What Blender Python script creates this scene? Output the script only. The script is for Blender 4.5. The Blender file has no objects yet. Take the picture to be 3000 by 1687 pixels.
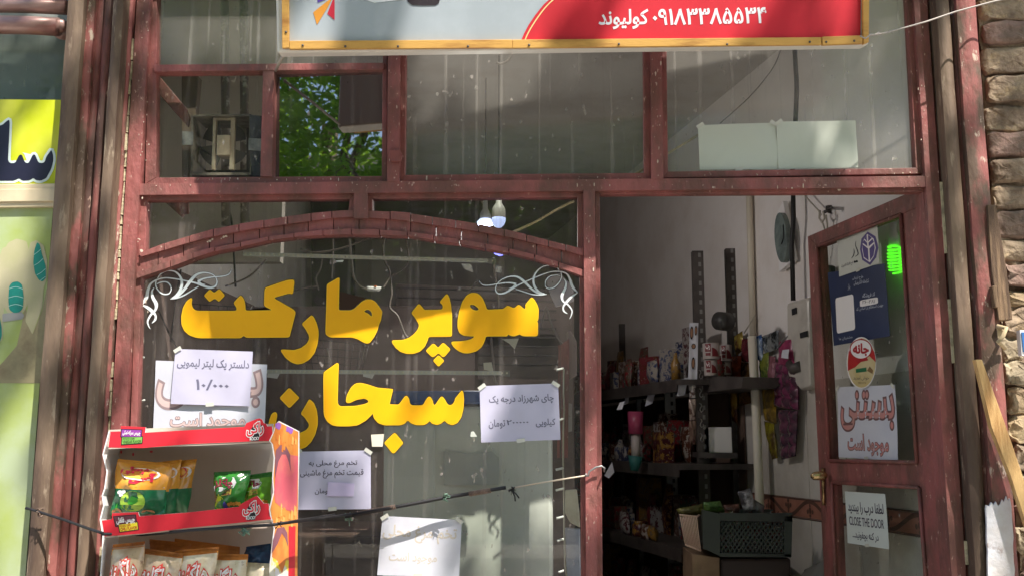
import bpy, math, random
from mathutils import Vector, noise
from mathutils.geometry import tessellate_polygon
R = math.radians
SC = bpy.context.scene
COL = SC.collection
random.seed(7)

# ------------------------------------------------------------------ camera
F = 2900.0
CAMP = Vector((0.0, -2.65, 1.55))
PITCH, YAW = 8.8, 2.0
cd = bpy.data.cameras.new('camera'); cam = bpy.data.objects.new('camera', cd); COL.objects.link(cam)
cd.sensor_width = 36; cd.lens = F / 3000 * 36; cd.clip_start = 0.05; cd.clip_end = 500
cam.location = CAMP; cam.rotation_euler = (R(90 + PITCH), 0, R(YAW))
SC.camera = cam
RM = cam.rotation_euler.to_matrix()

# ------------------------------------------------------------------ light
SUNV = Vector((0.72, -1.0, 2.05)).normalized()      # towards the sun
w = bpy.data.worlds.new('World'); SC.world = w; w.use_nodes = True
nt = w.node_tree; bg = nt.nodes['Background']
sky = nt.nodes.new('ShaderNodeTexSky'); sky.sky_type = 'NISHITA'; sky.sun_disc = False
el = math.asin(SUNV.z); az = math.atan2(SUNV.x, SUNV.y)
sky.sun_elevation = el; sky.sun_rotation = az
nt.links.new(sky.outputs[0], bg.inputs[0]); bg.inputs[1].default_value = 0.095
sl = bpy.data.lights.new('sun', 'SUN'); sun = bpy.data.objects.new('sun', sl); COL.objects.link(sun)
sl.energy = 3.9; sl.angle = R(0.53); sl.color = (1.0, 0.95, 0.88)
sun.rotation_euler = SUNV.to_track_quat('Z', 'Y').to_euler()
sun.location = SUNV * 20
SC.view_settings.view_transform = 'Standard'; SC.view_settings.look = 'None'
SC.view_settings.exposure = 1.4; SC.view_settings.gamma = 1
SC.cycles.transparent_max_bounces = 24
SC.cycles.max_bounces = 10; SC.cycles.diffuse_bounces = 5
SC.cycles.caustics_reflective = False; SC.cycles.caustics_refractive = False
SC.cycles.sample_clamp_indirect = 6

# ------------------------------------------------------------------ rays
def ray(px, py):
    return (RM @ Vector(((px - 1500) / F, (843.5 - py) / F, -1))).normalized()
def P(px, py, Y=0.0):
    d = ray(px, py); return CAMP + d * ((Y - CAMP.y) / d.y)
def PP(px, py, p0, n):
    d = ray(px, py); return CAMP + d * ((p0 - CAMP).dot(n) / d.dot(n))
def crop(ox, oy, pts, s=0.41408):
    return [(ox + x * s, oy + y * s) for x, y in pts]

# ------------------------------------------------------------------ materials
def S(r, g, b):
    f = lambda c: (c / 255 / 12.92) if c / 255 <= 0.04045 else ((c / 255 + 0.055) / 1.055) ** 2.4
    return (f(r), f(g), f(b), 1)
MC = {}
def mat(name, col, rough=0.6, col2=None, scale=12, lo=0.45, hi=0.6, bump=0.0, bscale=60, metal=0.0,
        stretch=(1, 1, 1), emit=None, estr=0, trans=0.0, spec=0.4, coat=0.0, col3=None, scale3=40, lo3=0.62, hi3=0.68):
    if name in MC: return MC[name]
    m = bpy.data.materials.new(name); MC[name] = m; m.use_nodes = True
    n = m.node_tree.nodes; L = m.node_tree.links; b = n['Principled BSDF']
    b.inputs['Base Color'].default_value = col; b.inputs['Roughness'].default_value = rough
    b.inputs['Metallic'].default_value = metal; b.inputs['Specular IOR Level'].default_value = spec
    b.inputs['Coat Weight'].default_value = coat
    if emit: b.inputs['Emission Color'].default_value = emit; b.inputs['Emission Strength'].default_value = estr
    tc = mp = None
    if col2 or bump or col3:
        tc = n.new('ShaderNodeTexCoord'); mp = n.new('ShaderNodeMapping'); mp.inputs['Scale'].default_value = stretch
        L.new(tc.outputs['Object'], mp.inputs['Vector'])
    out = None
    if col2:
        t = n.new('ShaderNodeTexNoise'); t.inputs['Scale'].default_value = scale; t.inputs['Detail'].default_value = 9
        t.inputs['Roughness'].default_value = 0.62
        L.new(mp.outputs[0], t.inputs['Vector'])
        r = n.new('ShaderNodeMapRange'); r.inputs['From Min'].default_value = lo; r.inputs['From Max'].default_value = hi
        L.new(t.outputs['Fac'], r.inputs['Value'])
        mx = n.new('ShaderNodeMix'); mx.data_type = 'RGBA'; mx.inputs['A'].default_value = col; mx.inputs['B'].default_value = col2
        L.new(r.outputs[0], mx.inputs['Factor']); out = mx.outputs['Result']
    if col3:
        t = n.new('ShaderNodeTexNoise'); t.inputs['Scale'].default_value = scale3; t.inputs['Detail'].default_value = 6
        t.inputs['Roughness'].default_value = 0.7
        L.new(mp.outputs[0], t.inputs['Vector'])
        r = n.new('ShaderNodeMapRange'); r.inputs['From Min'].default_value = lo3; r.inputs['From Max'].default_value = hi3
        L.new(t.outputs['Fac'], r.inputs['Value'])
        mx = n.new('ShaderNodeMix'); mx.data_type = 'RGBA'; mx.inputs['A'].default_value = col; mx.inputs['B'].default_value = col3
        if out: L.new(out, mx.inputs['A'])
        L.new(r.outputs[0], mx.inputs['Factor']); out = mx.outputs['Result']
    if out: L.new(out, b.inputs['Base Color'])
    if bump:
        t = n.new('ShaderNodeTexNoise'); t.inputs['Scale'].default_value = bscale; t.inputs['Detail'].default_value = 6
        L.new(mp.outputs[0], t.inputs['Vector'])
        bp = n.new('ShaderNodeBump'); bp.inputs['Strength'].default_value = bump; bp.inputs['Distance'].default_value = 0.01
        L.new(t.outputs['Fac'], bp.inputs['Height']); L.new(bp.outputs[0], b.inputs['Normal'])
    if trans:
        tr = n.new('ShaderNodeBsdfTranslucent'); tr.inputs[0].default_value = tuple(min(1, c * 1.6) for c in col[:3]) + (1,)
        ms = n.new('ShaderNodeMixShader'); ms.inputs[0].default_value = trans
        L.new(b.outputs[0], ms.inputs[1]); L.new(tr.outputs[0], ms.inputs[2]); L.new(ms.outputs[0], n['Material Output'].inputs[0])
    return m

def glass(name, dust=0.06, streak=0.22, refl=1.3, tint=(0.93, 0.95, 0.93, 1), dcol=S(172, 166, 158), rough=0.015):
    """a pane: see-through, mirror-like at the Fresnel rate, with a film of dust and run marks"""
    m = bpy.data.materials.new(name); m.use_nodes = True
    n = m.node_tree.nodes; L = m.node_tree.links; n.remove(n['Principled BSDF']); o = n['Material Output']
    tr = n.new('ShaderNodeBsdfTransparent'); tr.inputs[0].default_value = tint
    gl = n.new('ShaderNodeBsdfGlossy'); gl.inputs['Roughness'].default_value = rough
    # Schlick reflectance on the outer face only (the sheet is thin; its two faces act as one)
    ge = n.new('ShaderNodeNewGeometry'); dt = n.new('ShaderNodeVectorMath'); dt.operation = 'DOT_PRODUCT'
    L.new(ge.outputs['Incoming'], dt.inputs[0]); L.new(ge.outputs['Normal'], dt.inputs[1])
    def mth(op, a, b):
        q = n.new('ShaderNodeMath'); q.operation = op; q.use_clamp = op in ('MULTIPLY', 'SUBTRACT')
        for i, x in enumerate((a, b)):
            if isinstance(x, (int, float)): q.inputs[i].default_value = x
            elif x is not None: L.new(x, q.inputs[i])
        return q.outputs[0]
    c1 = mth('SUBTRACT', 1.0, mth('ABSOLUTE', dt.outputs['Value'], None)); c5 = mth('POWER', c1, 5.0)
    fz_ = mth('ADD', mth('MULTIPLY', c5, 0.5), 0.075)
    mu = n.new('ShaderNodeMath'); mu.operation = 'MULTIPLY'; mu.use_clamp = True
    L.new(mth('MULTIPLY', fz_, refl) if refl <= 1 else mth('MINIMUM', mth('MULTIPLY', fz_, 1.0), 1.0), mu.inputs[0])
    mb_ = n.new('ShaderNodeMath'); mb_.operation = 'MULTIPLY'; L.new(mth('SUBTRACT', 1.0, ge.outputs['Backfacing']), mb_.inputs[0]); mb_.inputs[1].default_value = refl
    L.new(mb_.outputs[0], mu.inputs[1])
    a = n.new('ShaderNodeMixShader'); L.new(mu.outputs[0], a.inputs[0]); L.new(tr.outputs[0], a.inputs[1]); L.new(gl.outputs[0], a.inputs[2])
    df = n.new('ShaderNodeBsdfDiffuse'); df.inputs[0].default_value = dcol
    tc = n.new('ShaderNodeTexCoord')
    def noisef(sc, stretch, lo, hi, amt, det=6):
        mp = n.new('ShaderNodeMapping'); mp.inputs['Scale'].default_value = stretch; L.new(tc.outputs['Object'], mp.inputs[0])
        t = n.new('ShaderNodeTexNoise'); t.inputs['Scale'].default_value = sc; t.inputs['Detail'].default_value = det
        L.new(mp.outputs[0], t.inputs['Vector'])
        r = n.new('ShaderNodeMapRange'); r.inputs['From Min'].default_value = lo; r.inputs['From Max'].default_value = hi
        r.inputs['To Max'].default_value = amt; L.new(t.outputs['Fac'], r.inputs['Value']); return r.outputs[0]
    s1 = noisef(1.0, (45, 1, 0.8), 0.56, 0.80, streak, 3)       # run marks down the pane
    s2 = noisef(2.2, (1, 1, 1), 0.35, 0.75, dust * 0.8)         # uneven film
    s3 = noisef(60, (1, 1, 0.6), 0.70, 0.76, 0.45, 2)           # specks
    ad = None; base = n.new('ShaderNodeValue'); base.outputs[0].default_value = dust; ad = base.outputs[0]
    for s in (s1, s2, s3):
        q = n.new('ShaderNodeMath'); q.operation = 'ADD'; q.use_clamp = True; L.new(ad, q.inputs[0]); L.new(s, q.inputs[1]); ad = q.outputs[0]
    c = n.new('ShaderNodeMixShader'); L.new(ad, c.inputs[0]); L.new(a.outputs[0], c.inputs[1]); L.new(df.outputs[0], c.inputs[2])
    L.new(c.outputs[0], o.inputs[0])
    return m

RED = mat('red_oxide_paint', S(148, 86, 82), 0.58, S(108, 72, 64), 11, 0.38, 0.6, 0.45, 60, stretch=(1, 1, .5), col3=S(198, 166, 150), scale3=75, lo3=0.625, hi3=0.68)
REDD = mat('dull_red_paint', S(130, 74, 68), 0.65, S(84, 58, 50), 12, 0.42, 0.58, 0.5, 46, stretch=(1, 1, .3), col3=S(170, 138, 122), scale3=50, lo3=0.61, hi3=0.67)
WORN = mat('worn_red_column', S(142, 84, 78), 0.7, S(96, 76, 62), 11, 0.44, 0.54, 0.6, 50, stretch=(1, 1, .4), col3=S(184, 164, 146), scale3=48, lo3=0.59, hi3=0.65)
BROWN = mat('muddy_brown_steel', S(120, 100, 82), 0.7, S(86, 68, 56), 11, 0.4, 0.6, 0.6, 44, stretch=(1, 1, .22), col3=S(150, 132, 112), scale3=34, lo3=0.58, hi3=0.66)
DARK = mat('dark_gap', S(40, 38, 42), 0.6, S(60, 58, 62), 10)
MASTIC = mat('cream_mastic', S(206, 192, 158), 0.8, S(150, 136, 112), 22, 0.45, 0.6, 0.6, 60)
WHITEP = mat('white_paper', S(210, 210, 218), 0.75, S(202, 202, 212), 6, trans=0.12)
LILAC = mat('lilac_paper', S(198, 194, 214), 0.75, S(192, 188, 208), 6, trans=0.12)
YELLOW = mat('amber_vinyl', S(242, 176, 6), 0.45, S(236, 168, 6), 5)
YRIM = mat('amber_vinyl_rim', S(250, 200, 50), 0.35)
INKB = mat('dark_brown_vinyl', S(52, 30, 18), 0.4)
WVIN = mat('white_vinyl', S(222, 228, 228), 0.4, S(205, 212, 212), 8)
INK = mat('grey_print_ink', S(104, 102, 122), 0.7)
INKD = mat('dark_print_ink', S(62, 54, 70), 0.7)
BLACK = mat('black_ink', S(30, 30, 34), 0.6)
PINKI = mat('dusty_pink_ink', S(196, 130, 124), 0.7, S(186, 140, 132), 4)
BRNI = mat('brown_outline_ink', S(112, 80, 78), 0.7)
WALLM = mat('whitewashed_plaster', S(232, 226, 222), 0.8, S(224, 216, 210), 3, bump=0.1, bscale=25)
CEILM = mat('grey_ceiling_plaster', S(180, 174, 168), 0.9, S(160, 152, 146), 3)
CABLE = mat('cream_cable', S(176, 168, 154), 0.5)
CABLEB = mat('black_cable', S(30, 28, 28), 0.5)
METAL = mat('dull_metal', S(150, 150, 148), 0.4, S(120, 116, 112), 10, metal=0.6)
DKMET = mat('dark_slotted_steel', S(80, 73, 70), 0.5, S(62, 56, 54), 10)
CARD = mat('grey_cardboard', S(196, 182, 168), 0.85, S(184, 168, 154), 3, stretch=(1, 1, .3))
CARDW = mat('white_card', S(232, 228, 226), 0.7)
CRED = mat('red_printed_card', S(216, 44, 58), 0.45, S(208, 40, 54), 5)
WOOD = mat('yellow_pine', S(204, 156, 80), 0.6, S(160, 110, 52), 5, 0.45, 0.7, 0.1, 40, stretch=(1.2, 8, 9), col3=S(120, 74, 40), scale3=26, lo3=0.7, hi3=0.76)
GLD = glass('dusty_shop_glass', 0.085, 0.38, rough=0.13)
GLM = glass('cleaner_shop_glass', 0.026, 0.14, 0.8, dcol=S(168, 156, 150))
GLF = glass('fan_pane_glass', 0.02, 0.10, 0.3)
GLW = glass('door_glass', 0.008, 0.06, 0.5)
GLC = glass('bright_vent_glass', 0.016, 0.16, 6.0, (0.55, 0.55, 0.52, 1))
GLN = glass('greenish_shop_glass', 0.05, 0.12, 0.45, (0.84, 0.88, 0.85, 1), S(120, 130, 124))

# ------------------------------------------------------------------ mesh builder
class MB:
    def __init__(s): s.v = []; s.f = []; s.mi = []; s.sm = []
    def add(s, vs, fs, mi=0, smooth=False):
        o = len(s.v); s.v += [tuple(v) for v in vs]
        for f in fs: s.f.append([o + i for i in f]); s.mi.append(mi); s.sm.append(smooth)
        return s
    def prism(s, pts, vec, mi=0):
        """closed solid: polygon pts pushed along vec"""
        n = len(pts); vec = Vector(vec); pts = [Vector(p) for p in pts]
        tri = tessellate_polygon([pts]) if n > 4 else ([(0, 1, 2, 3)] if n == 4 else [(0, 1, 2)])
        nrm = Vector((0, 0, 0))
        for i in range(n): a, b = pts[i], pts[(i + 1) % n]; nrm += a.cross(b)
        flip = nrm.dot(vec) > 0
        fs = []
        if n > 4:
            for t in tri:
                a, b, c = (pts[i] for i in t); up = (b - a).cross(c - a).dot(vec) > 0
                t = tuple(t)
                fs.append(t[::-1] if up else t); fs.append(tuple(i + n for i in (t if up else t[::-1])))
        else:
            t = tuple(tri[0]); fs.append(t[::-1] if flip else t); fs.append(tuple(i + n for i in (t if flip else t[::-1])))
        for i in range(n):
            j = (i + 1) % n; q = (i, j, j + n, i + n); fs.append(q if flip else q[::-1])
        s.add(pts + [p + vec for p in pts], fs, mi); return s
    def box(s, a, b, mi=0):
        x0, y0, z0 = a; x1, y1, z1 = b
        return s.prism([(x0, y0, z0), (x1, y0, z0), (x1, y0, z1), (x0, y0, z1)], (0, y1 - y0, 0), mi)
    def tube(s, path, r, seg=8, mi=0, taper=None, closed=False):
        path = [Vector(p) for p in path]; n = len(path); vs = []; fs = []
        prev = None
        for i, p in enumerate(path):
            t = (path[min(i + 1, n - 1)] - path[max(i - 1, 0)]).normalized() if not closed else (path[(i + 1) % n] - path[i - 1]).normalized()
            if prev is None: a = t.orthogonal().normalized()
            else: a = (prev - t * prev.dot(t)).normalized()
            prev = a; b = t.cross(a); rr = r if taper is None else r * taper[i]
            for k in range(seg):
                q = 2 * math.pi * k / seg; vs.append(p + (a * math.cos(q) + b * math.sin(q)) * rr)
        m = n if closed else n - 1
        for i in range(m):
            for k in range(seg):
                j = (i + 1) % n; fs.append((i * seg + k, i * seg + (k + 1) % seg, j * seg + (k + 1) % seg, j * seg + k))
        if not closed: fs.append(tuple(range(seg))[::-1]); fs.append(tuple((n - 1) * seg + k for k in range(seg)))
        s.add(vs, fs, mi, True); return s
    def lathe(s, base, axis, prof, seg=20, mi=0):
        """prof: (distance along axis, radius)"""
        base = Vector(base); ax = Vector(axis).normalized(); a = ax.orthogonal().normalized(); b = ax.cross(a)
        vs = []; fs = []
        for h, r in prof:
            for k in range(seg):
                q = 2 * math.pi * k / seg; vs.append(base + ax * h + (a * math.cos(q) + b * math.sin(q)) * max(r, 1e-4))
        for i in range(len(prof) - 1):
            for k in range(seg): fs.append((i * seg + k, i * seg + (k + 1) % seg, (i + 1) * seg + (k + 1) % seg, (i + 1) * seg + k))
        fs.append(tuple(range(seg))[::-1]); fs.append(tuple((len(prof) - 1) * seg + k for k in range(seg)))
        s.add(vs, fs, mi, True); return s
    def grid(s, fn, nu, nv, mi=0, mif=None):
        vs = [fn(i / nu, j / nv) for j in range(nv + 1) for i in range(nu + 1)]
        o = len(s.v); s.v += [tuple(v) for v in vs]
        for j in range(nv):
            for i in range(nu):
                a = o + j * (nu + 1) + i; s.f.append([a, a + 1, a + nu + 2, a + nu + 1])
                s.mi.append(mif((i + .5) / nu, (j + .5) / nv) if mif else mi); s.sm.append(True)
        return s
    def build(s, name, m, parent=None, bevel=0.0):
        me = bpy.data.meshes.new(name); me.from_pydata(s.v, [], s.f)
        for k in (m if isinstance(m, (list, tuple)) else [m]): me.materials.append(k)
        me.polygons.foreach_set('material_index', s.mi); me.polygons.foreach_set('use_smooth', s.sm)
        me.update(); o = bpy.data.objects.new(name, me); COL.objects.link(o)
        if parent is not None: o.parent = parent; o.matrix_parent_inverse = parent.matrix_world.inverted()
        if bevel:
            b = o.modifiers.new('bevel', 'BEVEL'); b.width = bevel; b.segments = 2; b.limit_method = 'ANGLE'; b.angle_limit = R(50)
        return o
def tag(o, label=None, cat=None, group=None, kind=None):
    if label: o['label'] = label
    if cat: o['category'] = cat
    if group: o['group'] = group
    if kind: o['kind'] = kind
    return o
def empty(name, loc, label, cat, group=None):
    o = bpy.data.objects.new(name, None); COL.objects.link(o); o.location = loc; o.empty_display_size = 0.05
    o.matrix_world = __import__('mathutils').Matrix.Translation(Vector(loc))
    return tag(o, label, cat, group)
def quad(c, Y): return [P(x, y, Y) for x, y in c]
def pxprism(pts, Y, t): return MB().prism([P(x, y, Y) for x, y in pts], (0, t, 0))

# ------------------------------------------------------------------ lettering
BASE = {'ا':(0xFE8D,2),'آ':(0xFE81,2),'ب':(0xFE8F,4),'پ':(0xFB56,4),'ت':(0xFE95,4),'ث':(0xFE99,4),'ج':(0xFE9D,4),'چ':(0xFB7A,4),'ح':(0xFEA1,4),'خ':(0xFEA5,4),'د':(0xFEA9,2),'ذ':(0xFEAB,2),'ر':(0xFEAD,2),'ز':(0xFEAF,2),'س':(0xFEB1,4),'ش':(0xFEB5,4),'ط':(0xFEC1,4),'ع':(0xFEC9,4),'غ':(0xFECD,4),'ف':(0xFED1,4),'ق':(0xFED5,4),'ک':(0xFB8E,4),'گ':(0xFB92,4),'ل':(0xFEDD,4),'م':(0xFEE1,4),'ن':(0xFEE5,4),'و':(0xFEED,2),'ه':(0xFEE9,4),'ی':(0xFBFC,4)}
def shape(s):
    if not any(c in BASE for c in s): return s
    out = []; n = len(s)
    for i, c in enumerate(s):
        if c not in BASE: out.append(c); continue
        b, k = BASE[c]; pj = i > 0 and s[i - 1] in BASE and BASE[s[i - 1]][1] == 4
        nj = k == 4 and i + 1 < n and s[i + 1] in BASE
        out.append(chr(b + ((3 if nj else 1) if pj else (2 if nj else 0))))
    r = []; run = []
    for c in out:
        if c in '۰۱۲۳۴۵۶۷۸۹/': run.append(c)
        else:
            if run: r.append(''.join(run)); run = []
            r.append(c)
    if run: r.append(''.join(run))
    return ''.join(reversed(r))
def area(c): return sum(c[i][0] * c[(i + 1) % len(c)][1] - c[(i + 1) % len(c)][0] * c[i][1] for i in range(len(c))) / 2
def inside(p, c):
    r = False
    for i in range(len(c)):
        a, b = c[i], c[i - 1]
        if (a[1] > p[1]) != (b[1] > p[1]) and p[0] < (b[0] - a[0]) * (p[1] - a[1]) / (b[1] - a[1]) + a[0]: r = not r
    return r
def dilate(c, d, sgn):
    if not d: return c
    n = len(c); o = []
    for i in range(n):
        a, p, b = Vector(c[i - 1]), Vector(c[i]), Vector(c[(i + 1) % n])
        e1 = (p - a); e2 = (b - p)
        if e1.length < 1e-9 or e2.length < 1e-9: o.append(tuple(p)); continue
        e1.normalize(); e2.normalize(); t = (e1 + e2)
        if t.length < 0.2: t = e1
        t.normalize(); k = 1 / max(0.5, t.dot(e1)); o.append((p.x + t.y * d * sgn * k, p.y - t.x * d * sgn * k))
    return o
TXC = {}
def contours(s):
    """list of (outer, [holes]) of a line of text, unit height font, cleaned"""
    if s in TXC: return TXC[s]
    cu = bpy.data.curves.new('text', 'FONT'); cu.body = shape(s); cu.size = 1
    o = bpy.data.objects.new('text', cu); COL.objects.link(o)
    dg = bpy.context.evaluated_depsgraph_get(); c = o.evaluated_get(dg).to_curve(dg)
    cs = []
    for sp in c.splines:
        pts = []
        if sp.type == 'BEZIER':
            bp = sp.bezier_points; n = len(bp)
            for i in range(n):
                a, b = bp[i], bp[(i + 1) % n]
                k = 4
                for j in range(k):
                    t = j / k; q = a.co * (1 - t) ** 3 + a.handle_right * 3 * t * (1 - t) ** 2 + b.handle_left * 3 * t * t * (1 - t) + b.co * t ** 3
                    if not pts or (Vector(pts[-1]) - q.xy).length > 0.004: pts.append((q.x, q.y))
        else: pts = [(q.co.x, q.co.y) for q in sp.points]
        if len(pts) > 2 and abs(area(pts)) > 1e-6: cs.append(pts)
    bpy.data.objects.remove(o)
    def ins(h, q): return sum(inside(p_, q) for p_ in h[::max(1, len(h) // 7)]) > len(h[::max(1, len(h) // 7)]) * .7
    holes = []; outs = []
    for i, h in enumerate(cs):
        par = [q for j, q in enumerate(cs) if j != i and abs(area(q)) > abs(area(h)) and area(q) * area(h) < 0 and ins(h, q)]
        if par: holes.append((h, min(par, key=lambda q: abs(area(q)))))
        else: outs.append((h, []))
    for h, q in holes:
        for o_ in outs:
            if o_[0] is q: o_[1].append(h)
    TXC[s] = (outs, 1); return TXC[s]
def text_on(mb, s, fn, box, bold=0.0, mi=0, lift=0.0, ref=None):
    """lay text s into box (u0,v0,u1,v1) of the surface fn(u,v,lift)"""
    outs, sg = contours(s)
    xs = [p[0] for q in outs for p in q[0]]; ys = [p[1] for q in outs for p in q[0]]
    x0, x1, y0, y1 = min(xs), max(xs), min(ys), max(ys)
    u0, v0, u1, v1 = box
    for k, (o, hs) in enumerate(outs):
        so = math.copysign(1, area(o)); loops = [dilate(o, bold, so)] + [dilate(h, bold, so) for h in hs if abs(area(h)) > 0.0008]
        pts = [Vector((p[0], p[1], 0)) for l in loops for p in l]
        tris = tessellate_polygon([[Vector((p[0], p[1], 0)) for p in l] for l in loops])
        lf = lift + (k % 4) * 0.00006
        vs = [fn(u0 + (p.x - x0) / (x1 - x0) * (u1 - u0), v0 + (p.y - y0) / (y1 - y0) * (v1 - v0), lf) for p in pts]
        mb.add(vs, tris, mi)
def fill_on(mb, poly, fn, mi=0, lift=0.0, holes=()):
    """flat print: polygon of surface coordinates"""
    loops = [poly] + list(holes); pts = [p for l in loops for p in l]
    tris = tessellate_polygon([[Vector((p[0], p[1], 0)) for p in l] for l in loops])
    mb.add([fn(p[0], p[1], lift) for p in pts], tris, mi)
def bil(c):
    """surface over 4 corner points (TL, TR, BR, BL); u right, v up, lift towards the street"""
    tl, tr, br, bl = [Vector(q) for q in c]
    n = (tr - bl).cross(tl - br).normalized()
    if n.dot(CAMP - tl) < 0: n = -n
    def f(u, v, l=0.0): return bl * (1 - u) * (1 - v) + br * u * (1 - v) + tr * u * v + tl * (1 - u) * v + n * l
    f.n = n; return f
def inv(c, px, py):
    """surface coordinates of a photo point inside the photo quad c (TL, TR, BR, BL)"""
    u = v = 0.5
    tl, tr, br, bl = [Vector(q) for q in c]
    for _ in range(12):
        p = bl * (1 - u) * (1 - v) + br * u * (1 - v) + tr * u * v + tl * (1 - u) * v
        du = (br - bl) * (1 - v) + (tr - tl) * v; dv = (tl - bl) * (1 - u) + (tr - br) * u
        e = Vector((px, py)) - p; D = du.x * dv.y - du.y * dv.x
        u += (e.x * dv.y - e.y * dv.x) / D; v += (du.x * e.y - du.y * e.x) / D
    return u, v
def boxin(c, x0, y0, x1, y1):
    cx, cy = (x0 + x1) / 2, (y0 + y1) / 2
    return (inv(c, x0, cy)[0], inv(c, cx, y1)[1], inv(c, x1, cy)[0], inv(c, cx, y0)[1])
def sheet(name, fn, m, parent=None, thick=0.0006, curl=0.0, seed=0, nu=10, nv=10):
    """a real sheet of paper: thin, slightly wavy"""
    mb = MB(); rnd = random.Random(seed); a, b, c = rnd.uniform(0, 6), rnd.uniform(2, 4), rnd.uniform(2, 4)
    def wv(u, v): return curl * (0.5 + 0.5 * math.sin(a + u * b * 2 + v * c * 2))
    def front(u, v): return fn(u, v, thick + wv(u, v))
    def back(u, v): return fn(u, v, wv(u, v))
    mb.grid(front, nu, nv); mb.grid(back, nu, nv)
    for (u0, v0, u1, v1) in ((0, 0, 1, 0), (1, 0, 1, 1), (1, 1, 0, 1), (0, 1, 0, 0)):
        mb.grid(lambda s_, t_: (front if t_ > .5 else back)(u0 + (u1 - u0) * s_, v0 + (v1 - v0) * s_), nu, 1)
    o = mb.build(name, m, parent)
    return o, (lambda u, v, l=0.0: fn(u, v, thick + wv(u, v) + 0.0003 + l))
#SECTION
# ------------------------------------------------------------------ ground and street
mb = MB(); mb.box((-60, -80, -0.3), (60, -0.12, 0)); g = mb.build('pavement', mat('dusty_paving', S(196, 188, 176), 0.9, S(168, 160, 148), 2))
tag(g, kind='structure')
mb = MB(); mb.box((-60, -3.9, 0.001), (60, -11, 0.006)); tag(mb.build('road', mat('asphalt', S(110, 106, 102), 0.9, S(90, 88, 86), 3)), kind='structure')
XB = lambda x0, Y=0.0: P(x0, 0, Y).x        # world x of an upright that meets the top of the photo at pixel x0

# ------------------------------------------------------------------ shop front (steel frame, panes, arch)
front = empty('storefront', (0, 0, 0), 'red steel shop front with an arched display window, three upper panes and an open door', 'shop front')
ZT = 3.05
fr = MB(); bd = MB()
def vbar(m, xa, xb, Yf, d, z0=0.0, z1=ZT):
    m.box((XB(xa, Yf), Yf, z0), (XB(xb, Yf), Yf + d, z1))
def hb(m, pl, Yf, d):   # px polygon bar
    m.prism([P(x, y, Yf) for x, y in pl], (0, d, 0))
zpx = lambda y, Y=0.0: P(1500, y, Y).z
vbar(fr, 401, 441, -0.030, 0.075)                      # left stile
vbar(fr, 2677, 2716, -0.030, 0.075)                    # right stile
hb(fr, [(440, -90), (2690, -90), (2690, -45), (440, -38)], -0.030, 0.07)
hb(fr, [(400, 539), (1150, 531), (1900, 524), (2722, 516), (2722, 548), (1900, 558), (1150, 565), (400, 572)], -0.028, 0.07)   # transom
hb(fr, [(1137, 60), (1172, 60), (1170, 532), (1133, 532)], -0.030, 0.07)      # post between left and middle pane
hb(fr, [(1905, 60), (1938, 60), (1944, 525), (1908, 525)], -0.030, 0.07)      # post between middle and right pane
hb(fr, [(1037, 563), (1077, 563), (1079, 640), (1036, 640)], -0.027, 0.06)    # short post above the arch
hb(fr, [(1709, 557), (1743, 556), (1748, 1100), (1750, 1800), (1718, 1800), (1713, 1100)], -0.030, 0.075)  # post beside the door
frame = fr.build('frame', RED, front, 0.0025)
# glazing beads, set back from the profiles
def bead_rect(o, i):
    """o, i: outer and inner px quads TL TR BR BL"""
    for k in range(4):
        a, b = o[k], o[(k + 1) % 4]; c, d = i[(k + 1) % 4], i[k]
        bd.prism([P(*q, -0.012) for q in (a, b, c, d)], (0, 0.03, 0))
bead_rect([(441, -50), (1135, -50), (1133, 533), (424, 541)], [(459, -40), (1123, -40), (1118, 516), (457, 521)])
bead_rect([(1172, -45), (1906, -45), (1906, 525), (1171, 531)], [(1191, -40), (1884, -40), (1887, 507), (1186, 513)])
bead_rect([(1938, -50), (2677, -50), (2703, 510), (1941, 522)], [(1951, -40), (2655, -40), (2683, 492), (1957, 503)])
bd.prism([P(*q, -0.020) for q in ((449, 190), (1126, 184), (1124, 204), (450, 211))], (0, 0.04, 0))     # sill bar in left pane
bd.prism([P(*q, -0.018) for q in ((770, 206), (803, 206), (797, 518), (762, 518))], (0, 0.035, 0))      # mullion beside vent pane
# arch-light beads: top and sides
for pl in (((410, 572), (1040, 566), (1024, 584), (429, 588)), ((410, 572), (429, 588), (425, 736), (404, 752)), ((1040, 566), (1037, 634), (1021, 617), (1024, 584)),
           ((1075, 565), (1709, 558), (1692, 578), (1091, 583)), ((1075, 565), (1091, 583), (1091, 617), (1076, 634)), ((1709, 558), (1711, 748), (1692, 726), (1692, 578)),
           ((1743, 556), (2716, 547), (2703, 563), (1757, 570)), ((1743, 556), (1757, 570), (1766, 1800), (1749, 1800)), ((2703, 563), (2716, 547), (2850, 1800), (2830, 1800)),
           ((397, 800), (414, 812), (384, 1800), (362, 1800)), ((1698, 806), (1711, 790), (1720, 1800), (1703, 1800))):
    bd.prism([P(*q, -0.014) for q in pl], (0, 0.03, 0))
bead = bd.build('glazing_bead', RED, front, 0.0015)
L1 = [(425,736),(490,710),(555,691),(625,671),(700,657),(770,646),(843,633),(911,625),(970,620),(1021,617),(1091,617),(1145,620),(1203,625),(1267,635),(1335,645),(1402,656),(1477,672),(1543,687),(1607,704),(1650,714),(1694,727)]
L2 = [(405,755),(460,739),(545,713),(613,695),(690,680),(760,668),(830,658),(903,648),(977,639),(1052,635),(1131,641),(1203,648),(1278,660),(1352,670),(1429,683),(1503,697),(1572,714),(1653,733),(1711,750)]
L3 = [(399,800),(499,764),(565,742),(629,724),(700,710),(787,693),(861,684),(946,675),(1029,670),(1112,672),(1193,679),(1271,690),(1346,701),(1421,713),(1491,728),(1566,746),(1636,767),(1711,790)]
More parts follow.
